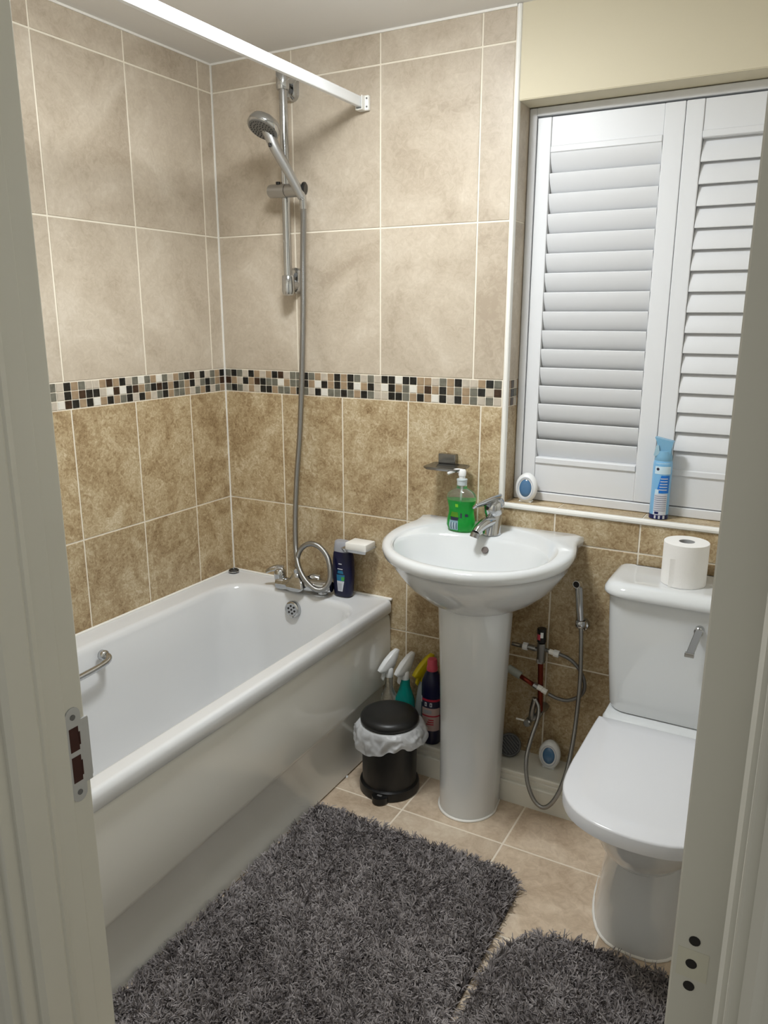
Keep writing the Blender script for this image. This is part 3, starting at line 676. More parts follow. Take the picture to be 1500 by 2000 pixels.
dome = loft([[Vector((c.x+.030*s_*math.cos(2*PI*k/28), c.y+dy+.030*s_*math.sin(2*PI*k/28), cz+z+.25*(.030*s_*math.sin(2*PI*k/28)))) for k in range(28)] for z, s_, dy in ((.064, .92, .010), (.068, 1.0, .010), (.088, 1.03, .010), (.100, .90, .010), (.108, .6, .010), (.111, .1, .010))])
lv = obj('lever_cap', dome, CHROME, t, True, angle=45)
obj('lever', tube([c+Vector((.004, .018, .104)), c+Vector((-.006, -.012, .104)), c+Vector((-.018, -.044, .100)), c+Vector((-.030, -.074, .096))], .014, 16, radii=(.026, .012), flat=.38), CHROME, lv, True)
obj('temperature_dot', cyl(c+Vector((-.011, -.017, .082)), c+Vector((-.0118, -.0202, .082)), .0055, 12), BLACKM, lv)

# ------------------------------------------------------------------ liquid soap
c = Vector((.988, -.094, rimz(-.094)-.0068))
t = thing('soap_dispenser', 'pump bottle of bright green liquid soap beside the basin tap', 'soap bottle', tuple(c))
pr2 = [(0, .034, .022), (.004, .041, .027), (.018, .0455, .0295), (.036, .0440, .0285), (.056, .0395, .026), (.072, .0400, .026), (.088, .0435, .028), (.097, .0465, .0295)]
pr2c = [(.0972, .0465, .0295), (.106, .0470, .0295), (.116, .043, .028), (.125, .033, .024), (.131, .020, .017), (.135, .015, .015), (.147, .0145, .0145)]
body = loft([ell(c.x, c.y, c.z+z, a, b, 32, 2.3) for z, a, b in pr2]); obj('liquid_soap', body, GREENL, t, True, angle=50)
obj('clear_shoulder', loft([ell(c.x, c.y, c.z+z, a, b, 32, 2.3) for z, a, b in pr2c], False, False), CLEAR, t, True)
obj('dip_tube', cyl(c+Vector((0, 0, .09)), c+Vector((0, 0, .15)), .003, 8), WHITEP, t, True)
obj('collar', lathe([(.0155, .143), (.0155, .156), (.0165, .157), (.0165, .161), (.012, .163)], c, 20), mat('pump_grey', (.50, .56, .58), .3), t, True, angle=40)
pm = obj('pump_head', lathe([(.008, .160), (.0095, .164), (.0095, .170), (.0115, .172), (.012, .186), (.009, .190), (.001, .191)], c, 18), WHITEP, t, True, angle=40)
obj('pump_spout', tube([c+Vector((0, 0, .184)), c+Vector((-.020, -.006, .186)), c+Vector((-.042, -.014, .176))], .006, 10, radii=(.008, .004)), WHITEP, pm, True)
A2 = lambda z: float(np.interp(z, [q[0] for q in pr2], [q[1] for q in pr2])); B2 = lambda z: float(np.interp(z, [q[0] for q in pr2], [q[2] for q in pr2]))
lg = dict(Af=A2, Bf=B2, e=2.3)
dstrip(c, -.62, .05, .006, .036, mat('label_pale_blue', (.22, .36, .42), .4), 'label', t, **lg); dstrip(c, -.50, .0, .036, .046, INK, 'label_band', t, s0b=-.60, s1b=.10, **lg)
dstrip(c, -.62, .06, .047, .062, mat('label_olive', (.07, .22, .01), .35), 'label_emblem', t, s0b=-.55, s1b=.0, **lg); dstrip(c, -.20, .02, .078, .088, mat('label_lime', (.20, .50, .02), .35), 'label_leaf', t, **lg)
for k in range(6): dstrip(c, -.58+k*.10, -.54+k*.10, .009, .030, INK if k % 2 else LABW, 'lettering', t, lift=.001, n=2, **lg)
dstrip(c, .20, .32, .045, .060, INK, 'lettering', t, **lg); dstrip(c, .55, .75, .050, .058, INK, 'lettering', t, **lg)

# ------------------------------------------------------------------ toilet
TX = 1.668
t = thing('toilet', 'white close-coupled toilet with closed lid beneath the window', 'toilet', (TX, -.4, 0))
def pan_ring(w_, yb, yf, z, fe=2.0, n=40):
    """rear squared, front rounded"""
    o = []; L_ = yb-yf
    for k in range(n):
        a = 2*PI*k/n; cx, sy = math.cos(a), math.sin(a)
        e = fe if sy < 0 else 4.0
        x = w_*math.copysign(abs(cx)**(2/(e if sy >= 0 else fe+.15)), cx)
        yc = yb-L_*.42
        y = yc+(L_*.42 if sy > 0 else L_*.58)*math.copysign(abs(sy)**(2/e), sy)
        o.append(Vector((TX+x, y, z)))
    return o
obj('pan', loft([pan_ring(.134, -.030, -.575, 0, 2.7), pan_ring(.134, -.030, -.575, .02, 2.7), pan_ring(.124, -.030, -.556, .10, 2.5), pan_ring(.113, -.030, -.535, .20, 2.3), pan_ring(.114, -.030, -.537, .222, 2.2), pan_ring(.120, -.030, -.556, .232), pan_ring(.140, -.030, -.612, .256), pan_ring(.156, -.030, -.646, .290), pan_ring(.166, -.030, -.668, .335), pan_ring(.171, -.028, -.682, .370), pan_ring(.173, -.028, -.688, .386), pan_ring(.169, -.030, -.682, .393)]), CERAM, t, True, angle=35)
# rear deck that carries the cistern
obj('rear_deck', loft([rrect(TX-.182, TX+.182, -.240, -.020, .03, .385), rrect(TX-.186, TX+.186, -.248, -.018, .035, .400), rrect(TX-.185, TX+.185, -.246, -.018, .035, .424), rrect(TX-.180, TX+.180, -.238, -.018, .035, .432)]), CERAM, t, True, angle=50)
obj('base_sealant', loft([pan_ring(.139, -.028, -.580, .0005, 2.7), pan_ring(.1385, -.028, -.5795, .004, 2.7), pan_ring(.134, -.03, -.575, .006, 2.7)]), CAULK, t, True)
def lid_ring(w_, yb, yf, z, tap=1.0):
    o = []
    half = [(0, yb), (.5, yb), (.95, yb), (.985, yb-.004), (.995, yb-.02), (1.0, yb-.10), (1.0, yb-.19), (1.0, yb-.27), (.965, yf+.135), (.875, yf+.085), (.71, yf+.043), (.47, yf+.015), (.22, yf+.003), (0, yf)]
    sm = spline([Vector((a*w_, b, 0)) for a, b in half], 3)
    f_ = [(p.x, p.y) for p in sm]; f_ = f_+[(-a, b) for a, b in f_[-2:0:-1]]
    return [Vector((TX+a, b, z)) for a, b in f_]
lidz = .402
def shrink(r, k, z, cy=-.47): return [Vector((TX+(p.x-TX)*k, cy+(p.y-cy)*k, z)) for p in r]
ld = loft([lid_ring(.184, -.256, -.728, .400), lid_ring(.188, -.253, -.734, .4015), lid_ring(.190, -.250, -.738, .404), lid_ring(.190, -.250, -.738, .4330), lid_ring(.1885, -.2515, -.7365, .4362), lid_ring(.185, -.255, -.733, .4380), shrink(lid_ring(.185, -.255, -.733, 0), .80, .4394), shrink(lid_ring(.185, -.255, -.733, 0), .30, .4402)])
obj('lid', ld, PLAST, t, True, angle=50)
obj('seat', loft([lid_ring(.172, -.268, -.700, .3935), lid_ring(.176, -.266, -.706, .396), lid_ring(.176, -.266, -.706, .4005)]), PLAST, t, True, angle=50)
def cis(w0, d0, z, r=.05, wb=None): return [Vector((p.x, p.y, z)) for p in rrect(TX-w0, TX+w0, -d0, -.012, (.012, .012, r, r), z, 8)]
cs_ = obj('cistern', loft([cis(.168, .190, .4325, .045), cis(.178, .198, .436, .05), cis(.183, .200, .448, .05), cis(.192, .202, .56, .05), cis(.199, .204, .68, .05), cis(.203, .206, .775, .05)]), CERAM, t, True, angle=50)
obj('cistern_lid', loft([cis(.203, .212, .772, .055), cis(.213, .222, .774, .06), cis(.216, .225, .780, .06), cis(.215, .223, .790, .06), cis(.208, .214, .802, .06), cis(.196, .196, .808, .055), cis(.182, .178, .808, .05), cis(.174, .168, .8065, .045), cis(.08, .10, .8065, .02)]), CERAM, t, True, angle=50)
# flush lever
p = PX(1366, 1232, 'y', -.212); q = PX(1347, 1278, 'y', -.232)
fl = obj('flush_lever', cyl((p.x, -.200, p.z), (p.x, -.226, p.z), .012, 18, bev=.002), CHROME, t, True, angle=40)
hx = (q-Vector((p.x, -.226, p.z))); m4 = aim(hx)
lv_ = loft([[Vector((p.x, -.228, p.z))+hx*f_+Vector((a, b, 0)) for a, b in ((-.0095, -.005), (.0095, -.005), (.0095, .004), (-.0095, .004))] for f_ in (-.15, .5, .93, 1.0)])
bmesh.ops.bevel(lv_, geom=list(lv_.edges), offset=.0012, segments=1, affect='EDGES')
obj('lever_blade', lv_, CHROME, fl)
tipc = Vector((p.x, -.228, p.z))+hx; obj('lever_tip', box(tipc.x-.0115, tipc.x+.0115, tipc.y-.008, tipc.y+.005, tipc.z-.006, tipc.z+.006, .0012), CHROME, fl)

# toilet roll
c = Vector((1.644, -.105, .8066))
t = thing('toilet_roll', 'white toilet roll standing upright on the cistern lid', 'toilet roll', tuple(c))
obj('paper', lathe([(.0205, 0), (.0565, 0), (.0575, .001), (.0575, .114), (.0565, .115), (.0205, .115), (.0205, 0)], c, 48, cap0=False, cap1=False), PAPER, t, True, angle=40)
obj('core', lathe([(.0204, .001), (.0204, .1145), (.0194, .1145), (.0194, .001), (.0204, .001)], c, 32, cap0=False, cap1=False), mat('card_core', (.40, .40, .40), .8), t, True, angle=40)
# loose sheet end
sh = bmesh.new(); aa = math.radians(243); n_ = 24; ra = .0576
bo = [[sh.verts.new((c.x+(ra+(.0075 if k == 0 else .0045 if k == 1 else .0016*(1-k/n_)))*math.cos(aa+1.9*k/n_), c.y+(ra+(.0075 if k == 0 else .0045 if k == 1 else .0016*(1-k/n_)))*math.sin(aa+1.9*k/n_), c.z+(.0005 if j == 0 else (.078 if k < 5 else .086 if k < 7 else .100+.014*min(1, (k-7)/4))))) for k in range(n_+1)] for j in range(2)]
for k in range(n_): sh.faces.new((bo[0][k], bo[0][k+1], bo[1][k+1], bo[1][k]))
o = obj('loose_sheet', sh, PAPER, t, True)

# ------------------------------------------------------------------ things on the window sill
def freshener(label, c, ry):
    t = thing('air_freshener', label, 'air freshener', tuple(c), 'oval gel air fresheners')
    def er(a, b, y): return [Vector((c.x+a*math.cos(2*PI*k/36), c.y+y+.10*(b*math.sin(2*PI*k/36)), c.z+.0455+b*math.sin(2*PI*k/36))) for k in range(36)]
    obj('shell', loft([er(.026, .036, .016), er(.031, .042, .013), er(.034, .0455, .004), er(.0345, .0455, -.004), er(.031, .042, -.011), er(.0255, .0345, -.014), er(.024, .032, -.0115)]), WHITEP, t, True, angle=55)
    obj('grey_ring', loft([er(.0262, .0352, -.0142), er(.0245, .0330, -.0147), er(.0232, .0312, -.0142)], False, False), mat('ring_grey', (.55, .57, .62), .35), t, True)
    obj('gel_window', loft([er(.0195, .0275, -.0112), er(.0185, .0260, -.0135), er(.010, .014, -.0150)]), BLUEGEL, t, True)
    obj('inner_rim', loft([er(.0225, .0305, -.0122), er(.0200, .0280, -.0134), er(.0192, .0270, -.0110)], False, False), WHITEP, t, True)
    obj('foot', box(c.x-.020, c.x+.020, c.y-.012, c.y+.012, c.z, c.z+.006, .002), WHITEP, t)
freshener('white oval air freshener with blue gel on the tiled window sill', Vector((1.142, .056, WZ0)), 0)
freshener('white oval air freshener with blue gel on the low ledge behind the hose', Vector((1.296, -.054, .1125)), 0)

c = Vector((1.541, .052, WZ0))
t = thing('aerosol_can', 'tall blue aerosol air freshener can with trigger top on window sill', 'spray can', tuple(c))
obj('can', lathe([(.0235, 0), (.0255, .001), (.0262, .004), (.0262, .155), (.0255, .163), (.0235, .171), (.021, .175)], c, 36), AIRBL, t, True, angle=40)
cA = lambda z: .0262 if z < .155 else .0250
ck = dict(Af=cA, Bf=cA, e=2.0)
dstrip(c, -.98, .98, .0015, .014, AIRDK, 'navy_base_band', t, n=18, **ck)
dstrip(c, -.45, .80, .014, .076, LABW, 'text_panel', t, n=12, **ck)
dstrip(c, -.62, .90, .132, .163, AIRLT, 'pale_shoulder', t, n=12, **ck)
dstrip(c, -.30, .86, .078, .128, AIRMID, 'blue_panel', t, n=12, s0b=.10, **ck); dstrip(c, -.42, -.05, .074, .088, AIRLT, 'cloud', t, lift=.001, n=5, **ck)
for k in range(5): dstrip(c, -.02+.02*k, .72, .086+k*.008, .0885+k*.008, LABW, 'lettering', t, lift=.001, n=6, **ck)
for k in range(8): dstrip(c, -.40, .74, .026+k*.006, .0275+k*.006, mat('fine_print', (.16, .16, .25), .5) if k == 0 else bpy.data.materials['fine_print'], 'lettering', t, lift=.001, n=8, **ck)
dstrip(c, -.30, .10, .0165, .0235, AIRDK, 'lettering', t, lift=.001, n=5, **ck)
for k in range(3): dstrip(c, -.30+k*.42, -.12+k*.42, .003, .0125, LABW, 'base_mark', t, lift=.001, n=3, **ck)
pd = Vector((c.x-.008, c.y-.0262, c.z+.146)); obj('round_logo', lathe([(.0045, 0), (.004, .0006)], pd+Vector((0, .001, 0)), 14, mat=aim((-.2, -1, 0))), INK, t)
cp = obj('cap', lathe([(.0235, .166), (.0245, .170), (.0235, .182), (.0195, .196)], c, 28), AIRCAP, t, True, angle=40)
hp2 = [(-.026, .234), (-.020, .222), (-.017, .205), (-.020, .182), (.018, .182), (.021, .205), (.024, .224)]
obj('trigger_head', prism(hp2, lambda a, b, q: (c.x+a, c.y-.013+q, c.z+b), .026), AIRCAP, cp)
obj('trigger', prism([(-.016, .212), (-.010, .212), (-.006, .19), (-.016, .181), (-.022, .183)], lambda a, b, q: (c.x+a-.003, c.y-.018+q, c.z+b), .012), mat('trigger_pale', (.34, .52, .62), .35), cp)

# ------------------------------------------------------------------ cleaning bottles on the ledge
def trigger_head(c, z, mt, t, sc=1.0, yaw=-2.35):
    """pistol spray head, nose pointing along yaw"""
    d = Vector((math.cos(yaw), math.sin(yaw), 0)); s = Vector((-d.y, d.x, 0))
    nk = obj('collar', lathe([(.0155*sc, z-.004), (.0165*sc, z), (.0165*sc, z+.026), (.013*sc, z+.030)], c, 20), mt, t, True, angle=40)
    prof = [(.050, .030), (.044, .022), (.020, .017), (-.010, .018), (-.022, .034), (-.036, .066), (-.044, .096), (-.034, .100), (-.012, .092), (.018, .070), (.042, .044)]
    bmx = bmesh.new(); w0 = .012*sc
    rings = []
    for off_, k in ((-w0, .82), (-w0*.6, 1.0), (w0*.6, 1.0), (w0, .82)):
        cxm = .003; czm = .05
        rings.append([c+d*((a-cxm)*k+cxm)*sc+Vector((0, 0, z+((b-czm)*k+czm)*sc))+s*off_ for a, b in prof])
    loft(rings, True, True, bmx)
    hd = obj('spray_head', bmx, mt, t, True, angle=45)
    tg = [(.018, .024), (.030, .020), (.036, -.004), (.032, -.012), (.026, -.002)]
    obj('trigger', prism(tg, lambda a, b, q: tuple(c+d*a*sc+Vector((0, 0, z+b*sc))+s*(q-.005)), .010), mt, hd)
LZ = .1125
def spray_bottle(label, c, prof, mt, headm, yaw, cat='spray bottle'):
    t = thing('spray_bottle', label, cat, tuple(c), 'cleaning bottles behind the bin')
    obj('body', loft([ell(c.x, c.y, c.z+z, a, b, 28, 2.5) for z, a, b in prof]), mt, t, True, angle=50)
    trigger_head(c, prof[-1][0], headm, t, .90, yaw)
    return t
tb = spray_bottle('clear spray bottle with white trigger wedged beside the bath panel', Vector((.725, -.070, LZ)), [(0, .026, .020), (.004, .029, .023), (.085, .030, .024), (.115, .027, .022), (.140, .014, .013), (.150, .0125, .0125), (.188, .0125, .0125)], CLEAR, WHITEP, -2.0)
spray_bottle('teal spray bottle with white trigger head behind the black bin', Vector((.787, -.070, LZ)), [(0, .030, .022), (.004, .034, .025), (.09, .035, .026), (.118, .033, .025), (.145, .023, .02), (.165, .0165, .0165), (.190, .0155, .0155)], TEAL, WHITEP, -1.95)
spray_bottle('pale white spray bottle with yellow trigger head behind the black bin', Vector((.848, -.050, LZ)), [(0, .026, .020), (.004, .029, .023), (.08, .029, .023), (.13, .024, .02), (.165, .0185, .0175), (.190, .0165, .0165)], MILKY, YELLOW, -2.05)
c = Vector((.899, -.093, LZ))
t = thing('bleach_bottle', 'navy blue bleach bottle with red cap next to the pedestal', 'bottle', tuple(c), 'cleaning bottles behind the bin')
pr3 = [(0, .029, .027), (.004, .033, .030), (.10, .034, .031), (.20, .034, .031), (.222, .033, .030), (.245, .024, .023), (.256, .0175, .0175), (.262, .0165, .0165)]
obj('body', loft([ell(c.x, c.y, c.z+z, a, b, 32, 2.2) for z, a, b in pr3]), NAVY, t, True, angle=50)
obj('cap', lathe([(.018, .258), (.019, .262), (.0185, .270), (.0165, .274), (.0165, .292), (.014, .298), (.001, .299)], c, 20), REDCAP, t, True, angle=40)
A3 = lambda z: float(np.interp(z, [q[0] for q in pr3], [q[1] for q in pr3])); B3 = lambda z: float(np.interp(z, [q[0] for q in pr3], [q[2] for q in pr3]))
l3 = dict(Af=A3, Bf=B3, e=2.2, n=12)
dstrip(c, -.62, .97, .158, .166, REDLAB, 'red_band', t, **l3); dstrip(c, -.62, .97, .135, .158, INK, 'dark_band', t, **l3)
dstrip(c, -.62, .97, .108, .134, LABPK, 'label', t, **l3); dstrip(c, -.62, .97, .103, .108, REDLAB, 'red_line', t, **l3); dstrip(c, -.62, .97, .052, .103, LABPK, 'label', t, **l3)
dstrip(c, -.88, -.66, .148, .170, LABW, 'white_flash', t, Af=A3, Bf=B3, e=2.2, n=4)
for s_ in (-.30, .22):
    dstrip(c, s_, s_+.22, .140, .154, LABW, 'zero_mark', t, Af=A3, Bf=B3, e=2.2, n=4, lift=.001); dstrip(c, s_+.07, s_+.15, .143, .151, INK, 'zero_mark', t, Af=A3, Bf=B3, e=2.2, n=2, lift=.0014)
dstrip(c, -.40, .40, .114, .127, GREYCAP, 'lettering', t, Af=A3, Bf=B3, e=2.2, n=6, lift=.001)
for k in range(3): dstrip(c, -.10+k*.1, .60, .074+k*.008, .078+k*.008, REDLAB, 'lettering', t, Af=A3, Bf=B3, e=2.2, n=6, lift=.001)

# dark round drain strainer leaning behind the pedestal
c = Vector((1.160, -.060, LZ)); t = thing('drain_strainer', 'dark round brush head with ribbed grey face on ledge behind pedestal', 'strainer', tuple(c))
ax = Vector((.25, -.72, .45)).normalized(); cc = c+Vector((0, .012, .0355))
obj('disc', lathe([(.030, -.012), (.036, -.008), (.037, .002), (.034, .006), (.001, .006)], cc, 28, mat=aim(ax)), BLACKM, t, True, angle=40)
obj('grey_rim', lathe([(.0372, -.001), (.0378, .002), (.0345, .0065), (.032, .0062)], cc, 28, mat=aim(ax), cap0=False, cap1=False), GREYPL, t, True)
q = ax.orthogonal().normalized(); q2 = ax.cross(q)
for k in range(7):
    o0_ = (k-3)*.008; l_ = math.sqrt(max(0, .029**2-o0_**2)); p0 = cc+ax*.007+q*o0_
    obj('rib', tube([p0-q2*l_, p0+q2*l_], .0022, 6, smooth=0), GREYPL, t)

# ------------------------------------------------------------------ pedal bin with liner
c = Vector((.820, -.240, 0)); t = thing('pedal_bin', 'small round black pedal bin with closed lid beside the bath', 'bin', tuple(c))
obj('base', lathe([(.094, 0), (.098, .003), (.0985, .020), (.096, .030), (.088, .034)], c, 48), BLACKM, t, True, angle=40)
obj('body', lathe([(.088, .030), (.0885, .10), (.089, .238)], c, 48), BLACK, t, True, angle=40)
obj('lid', lathe([(.084, .236), (.091, .238), (.0945, .244), (.0945, .252), (.090, .260), (.078, .2655), (.05, .2675), (.001, .268)], c+Vector((0, 0, .002)), 48), BLACK, t, True, angle=60)
pdv = Vector((.22, -.98, 0)).normalized(); pp_ = c+pdv*.096+Vector((-.004, 0, 0))
pdl = obj('pedal', loft([[Vector((pp_.x+.026*math.cos(2*PI*k/24), pp_.y+(.026 if math.sin(2*PI*k/24) < 0 else .03)*math.sin(2*PI*k/24), z)) for k in range(24)] for z in (.004, .006, .020, .024)]), BLACKM, t, True, angle=40)
obj('pedal_grip', box(pp_.x-.008, pp_.x+.008, pp_.y-.008, pp_.y+.004, .0235, .0265, .001), GREYPL, pdl)
from mathutils import noise as mno
rb = random.Random(5); key = [(0, .0855, .2365), (.12, .095, .2375), (.3, .1035, .230), (.55, .1075, .214), (.8, .1085, .198), (1, .1075, .184)]; rings = []; NB = 150; NR = 16
for j in range(NR+1):
    f_ = j/NR; r_0 = float(np.interp(f_, [k[0] for k in key], [k[1] for k in key])); z_0 = float(np.interp(f_, [k[0] for k in key], [k[2] for k in key])); row = []
    for k in range(NB):
        a = 2*PI*k/NB; d2 = Vector((math.cos(a), math.sin(a), 0)); g_ = min(1, f_*2.2)
        n1 = mno.noise(d2*2.2+Vector((0, 0, f_*.8+3))); n2 = mno.ridged_multi_fractal(d2*3.2+Vector((5, 1, f_*1.7)), 1.0, 2.1, 4, 1.0, 2.0)-1.1; n3 = mno.noise(d2*11+Vector((9, 2, f_*4)))
        flare = .016*max(0, math.cos(a-.35))**2+.010*max(0, math.cos(a-3.5))**3
        low = .016*math.cos(a-4.3)+.010*math.sin(3*a+1)+.012*mno.noise(d2*3.5+Vector((0, 7, 0)))
        rr_ = r_0+g_*(.006*n1+.0055*n2+.0028*n3)+f_*flare; rr_ = max(rr_, .0865 if z_0 > .234 else .0915)
        px_, py_ = c.x+rr_*math.cos(a), c.y+rr_*math.sin(a); zz_ = z_0-f_*low+.004*g_*n2+.003*g_*n3
        px_ = max(px_, .6955); py_ = min(py_, -.137) if zz_ < .118 else min(py_, -.126)
        row.append(Vector((px_, py_, min(zz_, .2385))))
    rings.append(row)
lin = obj('bin_liner', loft(rings, False, False), BAG, None, True)
tag(lin, 'crumpled white plastic liner folded over the rim of the black bin', 'bin liner')

# ------------------------------------------------------------------ bidet spray set
t = thing('bidet_sprayer', 'chrome bidet hand sprayer hanging on the wall with looping metal hose', 'bidet sprayer', tuple(PX(1133, 1200, 'y', -.055)))
yb_ = -.052
a = PX(1134, 1222, 'y', yb_); b = PX(1131, 1146, 'y', yb_); nz_ = PX(1127, 1135, 'y', yb_-.020)
obj('handle', loft([[a.lerp(b, f_)+Vector((r_*math.cos(2*PI*k/18), r_*math.sin(2*PI*k/18), 0)) for k in range(18)] for f_, r_ in ((-.02, .008), (0, .0105), (.1, .0115), (.6, .0118), (.9, .0125), (1.06, .0115))]), CHROME, t, True, angle=50)
b2 = b+Vector((0, 0, .004)); hdx = obj('nozzle', tube([b2, b2+Vector((-.001, -.008, .008)), b2+Vector((-.003, -.022, .009))], .013, 16, radii=(.0125, .0115)), CHROME, t, True, angle=50)
dn = Vector((-.12, -.95, .05)).normalized(); e0 = b2+Vector((-.003, -.022, .009)); obj('nozzle_face', lathe([(.0095, 0), (.0085, .001)], e0, 16, mat=aim(dn)), DARK, hdx)
bh = [(1135, 1224, -.052), (1135, 1262, -.056), (1133, 1330, -.062), (1126, 1400, -.078), (1118, 1455, -.105), (1105, 1512, -.140), (1086, 1557, -.160), (1064, 1577, -.168), (1044, 1564, -.165), (1030, 1527, -.158), (1028, 1482, -.140), (1038, 1440, -.105), (1050, 1405, -.075), (1052, 1382, -.062), (1046, 1366, -.056)]
ribbed([PX(u_, v_, 'y', yy) for u_, v_, yy in bh], .0068, CHROME_D, 'hose', t, .003, 8)
w_ = PX(1139, 1218, 'y', -.0005)
t = thing('sprayer_holder', 'small round chrome wall hook carrying the bidet sprayer', 'holder', (w_.x, -.001, w_.z))
obj('wall_disc', lathe([(.021, 0), (.021, .006), (.018, .012), (.010, .015)], w_, 24, mat=aim((0, -1, 0))), CHROME, t, True, angle=40)
obj('cradle', lathe([(.0135, -.010), (.0165, -.008), (.0165, .010), (.0135, .012)], Vector((a.x, yb_, a.z+.006)), 20, cap0=False, cap1=False), CHROME, t, True)

t = thing('mixing_valve', 'chrome mixing valve with red and white cap on copper pipe', 'valve', tuple(PX(1056, 1330, 'y', -.045)))
yv = -.045; P_ = lambda u_, v_, y_=yv: PX(u_, v_, 'y', y_)
obj('copper_riser', cyl(P_(1056, 1290), P_(1055, 1388), .0085, 16), COPPER, t, True, angle=50)
bd = obj('valve_body', cyl(P_(1057, 1292), P_(1058, 1256), .0135, 18, r2=.014, bev=.002), CHROME_D, t, True, angle=40)
obj('compression_nut', cyl(P_(1056, 1294), P_(1056, 1286), .0145, 6), STEEL, bd)
cp_ = obj('valve_cap', cyl(P_(1058, 1254), P_(1058.5, 1227), .0145, 18, bev=.002), BLACKM, t, True, angle=40)
dstrip((P_(1058, 1250).x, yv, P_(1058, 1250).z), -.75, .0, .004, .022, REDCAP, 'red_mark', cp_, Af=lambda z: .0145, Bf=lambda z: .0145, e=2.0)
dstrip((P_(1058, 1250).x, yv, P_(1058, 1250).z), .0, .55, .012, .030, WHITEP, 'white_mark', cp_, Af=lambda z: .0145, Bf=lambda z: .0145, e=2.0)
obj('cold_inlet', cyl(P_(1000, 1257), P_(1052, 1269), .0065, 12), CHROME_D, t, True)
obj('inlet_nut', cyl(P_(1022, 1261), P_(1031, 1263), .0125, 8), WHITEP, t); obj('inlet_coupling', cyl(P_(1032, 1263), P_(1046, 1267), .009, 12), CHROME_D, t, True, angle=40)
obj('outlet', cyl(P_(1062, 1268), P_(1084, 1275), .006, 12), CHROME_D, t, True); obj('outlet_nut', cyl(P_(1073, 1272), P_(1082, 1275), .0085, 8), SOAPW, t); obj('hose_ferrule', cyl(P_(1082, 1275), P_(1092, 1278), .0115, 8), WHITEP, t)
ribbed([P_(1091, 1277), P_(1112, 1287), P_(1130, 1305), P_(1141, 1330), P_(1140, 1350), P_(1128, 1362), P_(1108, 1368), P_(1088, 1364), P_(1072, 1356)], .0060, mat('braided_hose', (.20, .20, .20), .35, .8), 'flexible_hose', t, .003, 8)
obj('hot_pipe', cyl(P_(1010, 1316, -.055), P_(1044, 1339, -.056), .0070, 12), COPPER, t, True)
obj('pipe_sleeve', cyl(P_(992, 1304, -.055), P_(1017, 1320, -.055), .0125, 14), mat('sleeve_grey', (.36, .38, .34), .5), t, True, angle=40)
obj('pipe_coupling', cyl(P_(1042, 1337, -.058), P_(1050, 1342, -.058), .0095, 8), CHROME_D, t)
obj('hose_nut', cyl(P_(1050, 1341, -.058), P_(1059, 1346, -.058), .0088, 8), SOAPW, t); obj('hose_nut', cyl(P_(1059, 1347, -.058), P_(1068, 1352, -.058), .0088, 8), SOAPW, t)
obj('stop_valve', tube([P_(1055, 1388), P_(1050, 1398), P_(1036, 1404), P_(1030, 1412)], .011, 12), CHROME_D, t, True, angle=50)
obj('valve_elbow', tube([P_(1037, 1404, -.05), P_(1040, 1384, -.054), P_(1045, 1364, -.056)], .009, 12), CHROME_D, t, True)
kb = obj('stop_knob', lathe([(.0105, -.006), (.012, 0), (.012, .012), (.009, .015)], P_(1032, 1411, -.062), 16, mat=aim((-.1, -.9, .2))), CHROME_D, t, True, angle=40)
obj('knob_lever', tube([P_(1027, 1408, -.066), P_(1016, 1405, -.07), P_(1008, 1403, -.072)], .0032, 8), SOAPW, kb, True)
obj('wall_elbow', lathe([(.013, 0), (.013, .02), (.010, .03), (.008, .046)], Vector((P_(1056, 1390).x, -.0005, P_(1056, 1390).z)), 16, mat=aim((0, -1, 0))), CHROME_D, t, True, angle=40)

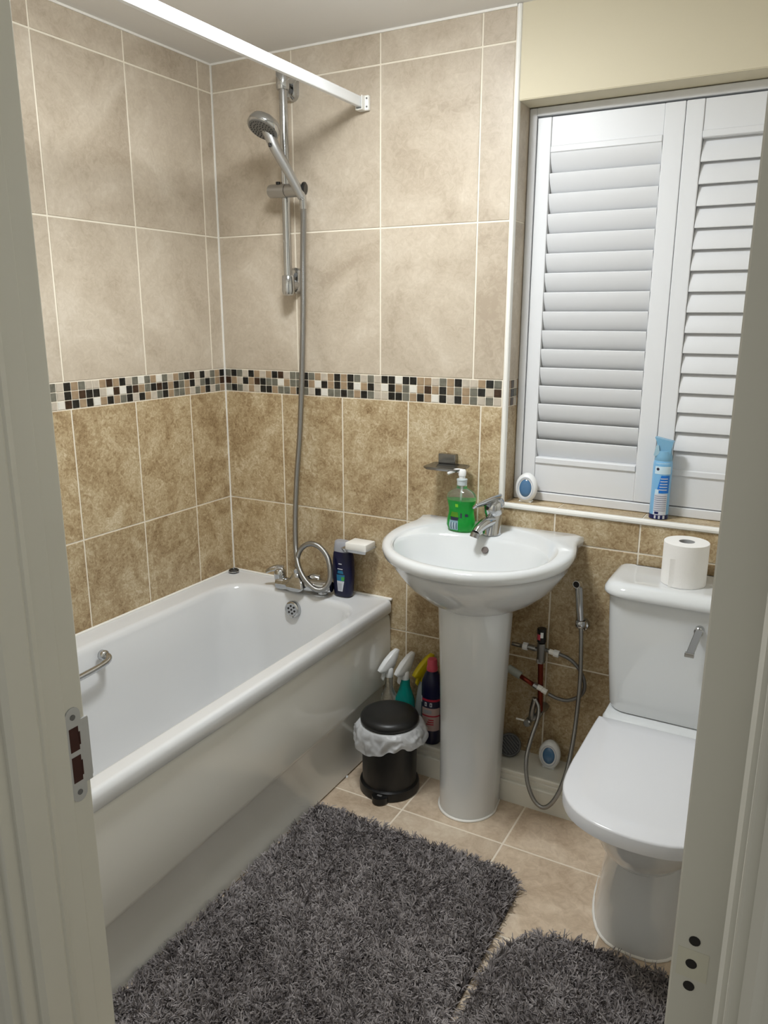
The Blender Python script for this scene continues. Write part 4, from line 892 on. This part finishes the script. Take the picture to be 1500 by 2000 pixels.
# ------------------------------------------------------------------ shaggy mats
def rug(name, label, ring_fn, zb, seed, spacing, length, parts_lab=None):
    """ring_fn: list of (x, y) outline points, counter-clockwise"""
    poly = np.array(ring_fn); rg = np.random.default_rng(seed)
    cx, cy = poly.mean(0)
    t = thing(name, label, 'bath mat', (float(cx), float(cy), zb), 'grey shaggy bath mats')
    bm = loft([[Vector((x, y, zb+.0005)) for x, y in ring_fn], [Vector((x, y, zb+.010)) for x, y in ring_fn]]); obj('backing', bm, mat('mat_backing', (.05, .045, .047), .9), t)
    x0, y0 = poly.min(0); x1, y1 = poly.max(0)
    gx = np.arange(x0, x1, spacing); gy = np.arange(y0, y1, spacing); X, Y = np.meshgrid(gx, gy); Pn = np.stack([X.ravel(), Y.ravel()], 1); Pn += rg.uniform(-.5, .5, Pn.shape)*spacing
    ins = np.zeros(len(Pn), bool); j = len(poly)-1
    for i in range(len(poly)):
        xi, yi = poly[i]; xj, yj = poly[j]
        cond = ((yi > Pn[:,1]) != (yj > Pn[:,1])) & (Pn[:,0] < (xj-xi)*(Pn[:,1]-yi)/(yj-yi+1e-12)+xi); ins ^= cond; j = i
    Pn = Pn[ins]; nT = len(Pn)
    def fld(P, s, k):
        r2 = np.random.default_rng(k); v = 0
        for _ in range(6):
            d = r2.normal(size=2)*s; v = v+np.sin(P@d+r2.uniform(0, 6.28))
        return v/3
    lean = np.stack([fld(Pn, 26, seed+1)+.8*fld(Pn, 75, seed+2), fld(Pn, 26, seed+3)+.8*fld(Pn, 75, seed+4)], 1)*.55+rg.normal(size=(nT, 2))*.60
    tone = np.clip(.45+.18*fld(Pn, 30, seed+5)+rg.normal(size=nT)*.13, 0, 1)
    S = 9
    root = np.repeat(Pn, S, 0)+rg.normal(size=(nT*S, 2))*spacing*.33; ln = np.repeat(lean, S, 0)+rg.normal(size=(nT*S, 2))*.42
    tn = np.clip(np.repeat(tone, S)+rg.normal(size=nT*S)*.12, 0, 1); n = len(root)
    Ls = length*rg.uniform(.75, 1.15, n); tipc = np.repeat(Pn, S, 0)
    K = 4; ang = rg.uniform(0, 2*PI, n); V = np.zeros((n, K*2, 3)); W = np.array([1.0, 1.15, 1.05, .7])*.00145
    for k in range(K):
        f_ = k/(K-1); ph_ = np.minimum(np.linalg.norm(ln, axis=1), 1.5)[:, None]; dirn = ln/np.maximum(1e-6, np.linalg.norm(ln, axis=1))[:, None]
        th = ph_*f_*1.0
        hx = Ls[:, None]*f_*np.sin(th)*dirn; z = zb+.008+Ls*f_*np.cos(th[:, 0]); z = np.maximum(z, zb+.003+.004*f_)
        pxy = root+hx; pxy = pxy+(tipc-root)*.35*f_
        wv = np.stack([np.cos(ang+f_*.8), np.sin(ang+f_*.8)], 1)*W[k]
        V[:, 2*k, :2] = pxy-wv; V[:, 2*k+1, :2] = pxy+wv; V[:, 2*k, 2] = z-.0004; V[:, 2*k+1, 2] = z+.0004
    lim = ring_lim.get(name)
    if lim is not None: V[:, :, 0] = np.maximum(V[:, :, 0], lim+.0003*rg.random((n, 1)))
    base = (np.arange(n)*K*2)[:, None, None]; q_ = np.array([[2*k, 2*k+1, 2*k+3, 2*k+2] for k in range(K-1)])[None]; F = (base+q_).reshape(-1, 4)
    me = bpy.data.meshes.new('pile'); me.vertices.add(n*K*2); me.vertices.foreach_set('co', V.reshape(-1)); me.loops.add(F.size); me.loops.foreach_set('vertex_index', F.reshape(-1).astype(np.int32))
    me.polygons.add(len(F)); me.polygons.foreach_set('loop_start', (np.arange(len(F))*4).astype(np.int32)); me.update(calc_edges=True); me.validate()
    at = me.attributes.new('tone', 'FLOAT', 'POINT'); at.data.foreach_set('value', np.repeat(tn, K*2).astype(np.float32))
    me.polygons.foreach_set('use_smooth', [True]*len(me.polygons))
    o = link('pile', me, PILE, t); o['kind'] = 'stuff'
    return t
ring_lim = {'bath_mat': .6745}
r1 = [(p.x, p.y) for p in rrect(.688, 1.358, -1.50, -.458, (.07, .02, .03, .05), 0, 6)]
r2_ = [(p.x, p.y) for p in rrect(1.382, 1.838, -1.22, -.610, (.10, .17, .06, .06), 0, 8)]
rug('bath_mat', 'large dark grey shaggy bath mat along the bath panel', r1, 0.0, 21, .0085, .027)
rug('toilet_mat', 'small dark grey shaggy mat in front of the toilet', r2_, 0.0, 33, .0085, .027)

# ------------------------------------------------------------------ ceiling lamp (just out of view)
t = thing('ceiling_light', 'round white flush dome ceiling light in the middle of the bathroom ceiling', 'ceiling light', (LX, LY, H_C-.075))
obj('base_ring', lathe([(.150, H_C-.034), (.158, H_C-.032), (.160, H_C), (.150, H_C)], (LX, LY, 0), 40), TRIMW, t, True, angle=40)
obj('diffuser', lathe([(.149, H_C-.030), (.146, H_C-.046), (.128, H_C-.060), (.09, H_C-.069), (.001, H_C-.074)], (LX, LY, 0), 40), LAMPG, t, True)
for o in COL.objects:
    if 'wo' in o: del o['wo']
